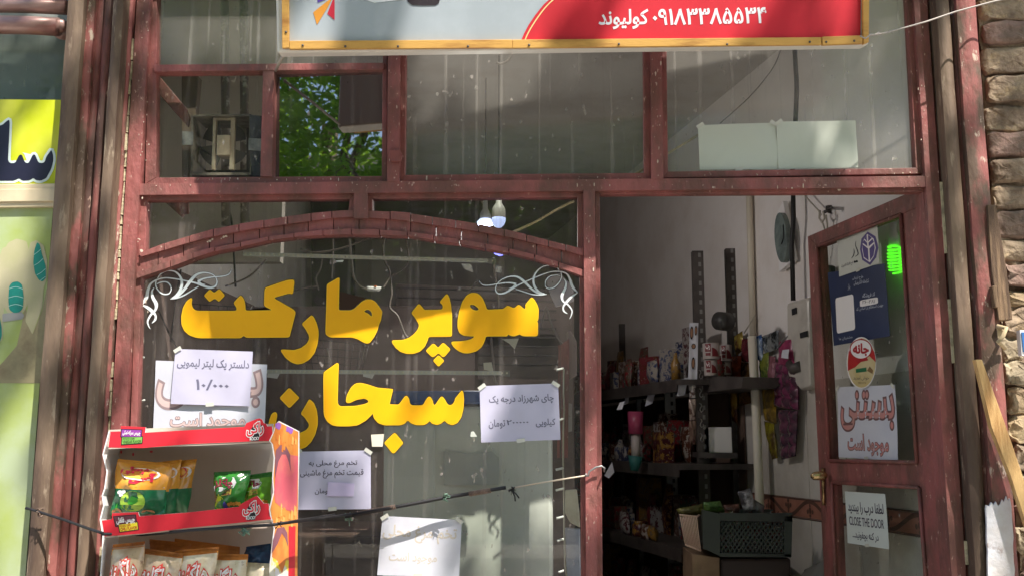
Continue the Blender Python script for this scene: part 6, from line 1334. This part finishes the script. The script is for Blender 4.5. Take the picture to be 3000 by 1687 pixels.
knot(1020, 1510, -.06, .012, GT_, 'thread_knot', 12, 1); knot(715, 1552, -.42, .012, GT_, 'thread_knot', 12, 2); knot(1310, 1456, -.05, .012, GT_, 'thread_knot', 10, 3); knot(1498, 1433, -.04, .010, RB, 'strap_knot', 12, 4); knot(118, 1500, -.11, .012, TW, 'thread_knot', 10, 5); knot(818, 1532, -.43, .006, RB, 'strap_knot', 8, 6)
m = MB(); m.tube(path([(1498, 1433, -.04), (1508, 1452, -.05), (1510, 1467, -.05)]), .002, 6); m.tube(path([(1498, 1433, -.04), (1514, 1448, -.05), (1521, 1458, -.05)]), .002, 6); m.build('strap_end', RB, rope)
m = MB(); m.tube(path([(1500, 1428, -.035), (1600, 1410, -.035), (1716, 1392, -.038)]), .002, 6); m.tube(path([(1500, 1430, -.036), (1560, 1416, -.037), (1640, 1405, -.036), (1716, 1391, -.037)]), .0014, 5); m.build('twine', mat('pale_twine', S(196, 180, 160), .8), rope)
m = MB(); m.tube(path([(1714, 1393, -.04), (1724, 1392, -.045), (1726, 1380, -.045), (1745, 1368, -.045), (1762, 1364, -.045), (1771, 1370, -.045), (1770, 1380, -.02)]), .0024, 8)
m.tube([P(1716 + 2 * k, 1390 + (5 if k % 2 else -5), -.045) for k in range(6)], .0012, 5); m.build('wire_hook', METAL, rope)

# ------------------------------------------------------------------ street side: trees and the house opposite
def leaf_tree(name, base, h, blobs, nleaf, seed, label, LS=.085, gaps=0):
    root = empty(name, base, label, 'tree'); rnd = random.Random(seed); b = Vector(base); m = MB()
    m.tube([b, b + Vector((.05, 0, h * .25)), b + Vector((-.05, .05, h * .5)), b + Vector((0, 0, h * .75))], .16, 12, 0, [1.15, .95, .8, .6])
    for (c_, r) in blobs: c_ = Vector(c_); s0 = b + Vector((0, 0, h * rnd.uniform(.45, .7))); m.tube([s0, s0.lerp(c_, .5) + Vector((0, 0, .2)), c_], .06, 8, 0, [1, .7, .25])
    m.build('trunk', mat('tree_bark', S(120, 104, 88), .9, S(84, 70, 60), 8, bump=.8, bscale=30), root)
    m = MB(); v = []; f = []
    for k in range(nleaf):
        c_, r = rnd.choice(blobs); q = Vector((rnd.gauss(0, 1), rnd.gauss(0, 1), rnd.gauss(0, 1))).normalized() * r * rnd.random() ** .4; q.z *= .75; q = Vector(c_) + q
        if gaps:        # gaps carved through the crown along the sun to shape the dapples
            e1 = SUNV.orthogonal().normalized(); e2 = SUNV.cross(e1); g2 = Vector((q.dot(e1), q.dot(e2), seed * 3.1))
            if noise.noise(g2 * 4.6) + .6 * noise.noise(g2 * 10) + .3 * noise.noise(g2 * 1.5) > gaps: continue
        elif noise.noise(q * 1.35 + Vector((seed, 0, 0))) < -.2: continue
        a = Vector((rnd.gauss(0, 1), rnd.gauss(0, 1), rnd.gauss(-.3, .6))).normalized(); s = a.cross(Vector((rnd.gauss(0, 1), rnd.gauss(0, 1), rnd.gauss(0, 1)))).normalized(); L = LS * rnd.uniform(.7, 1.3)
        o = len(v); up = a.cross(s) * L * .12; v += [q - a * L * .5, q + s * L * .22 + up, q + a * L * .6, q - s * L * .22 + up]; f.append((o, o + 1, o + 2, o + 3))
    m.add(v, f, 0); m.build('crown', mat('leaf_green', S(122, 158, 40), .4, S(84, 128, 30), 3, .4, .6, trans=.5, spec=.5), root)
leaf_tree('street_tree', (1.9, -5.6, 0), 7.0, [((2.0, -3.2, 6.4), 1.7), ((.8, -3.0, 6.8), 1.5), ((3.2, -3.6, 6.2), 1.6), ((1.6, -4.6, 5.6), 1.6), ((-.3, -3.4, 6.6), 1.4), ((2.5, -2.2, 7.6), 1.5), ((1.0, -1.9, 7.9), 1.4)], 38000, 4, 'leafy street tree shading the shop front', .085, .06)
leaf_tree('street_tree', (-3.0, -8.4, 0), 6.5, [((-2.2, -7.2, 5.4), 1.9), ((-3.8, -7.4, 4.6), 1.6), ((-1.0, -6.8, 5.2), 1.6), ((-2.2, -6.8, 3.8), 1.3), ((-3.6, -7.5, 6.4), 1.5), ((-1.2, -7.0, 6.6), 1.5)], 30000, 9, 'sunlit tree across the pavement, mirrored in the vent pane', .12)
leaf_tree('street_tree', (3.0, -8.6, 0), 6.5, [((.9, -7.4, 5.2), 1.7), ((2.4, -7.4, 5.6), 1.9), ((4.0, -7.4, 4.8), 1.7), ((1.6, -7.8, 3.9), 1.5), ((3.2, -7.8, 3.7), 1.5), ((4.6, -7.6, 6.2), 1.5), ((1.6, -7.6, 6.6), 1.5), ((3.2, -7.6, 6.9), 1.5), ((0.3, -7.6, 4.2), 1.4)], 24000, 12, 'dense unseen tree added across the pavement to the right', .13)  # tree added to cover the sky reflected in the upper panes
ho = empty('house', (0, -16, 0), 'plain beige house on the far side of the street', 'house')
m = MB(); m.box((-16, -22, 0), (16, -16, 6.5)); m.build('wall', mat('beige_render', S(204, 190, 168), .9, S(186, 170, 148), 1), ho)
for k in range(6): x = -13 + 5 * k; m = MB(); m.box((x, -15.99, 3.6), (x + 1.5, -15.95, 5.0)); m.box((x, -15.99, .9), (x + 1.5, -15.95, 2.3)); m.build('window', DARK, ho)
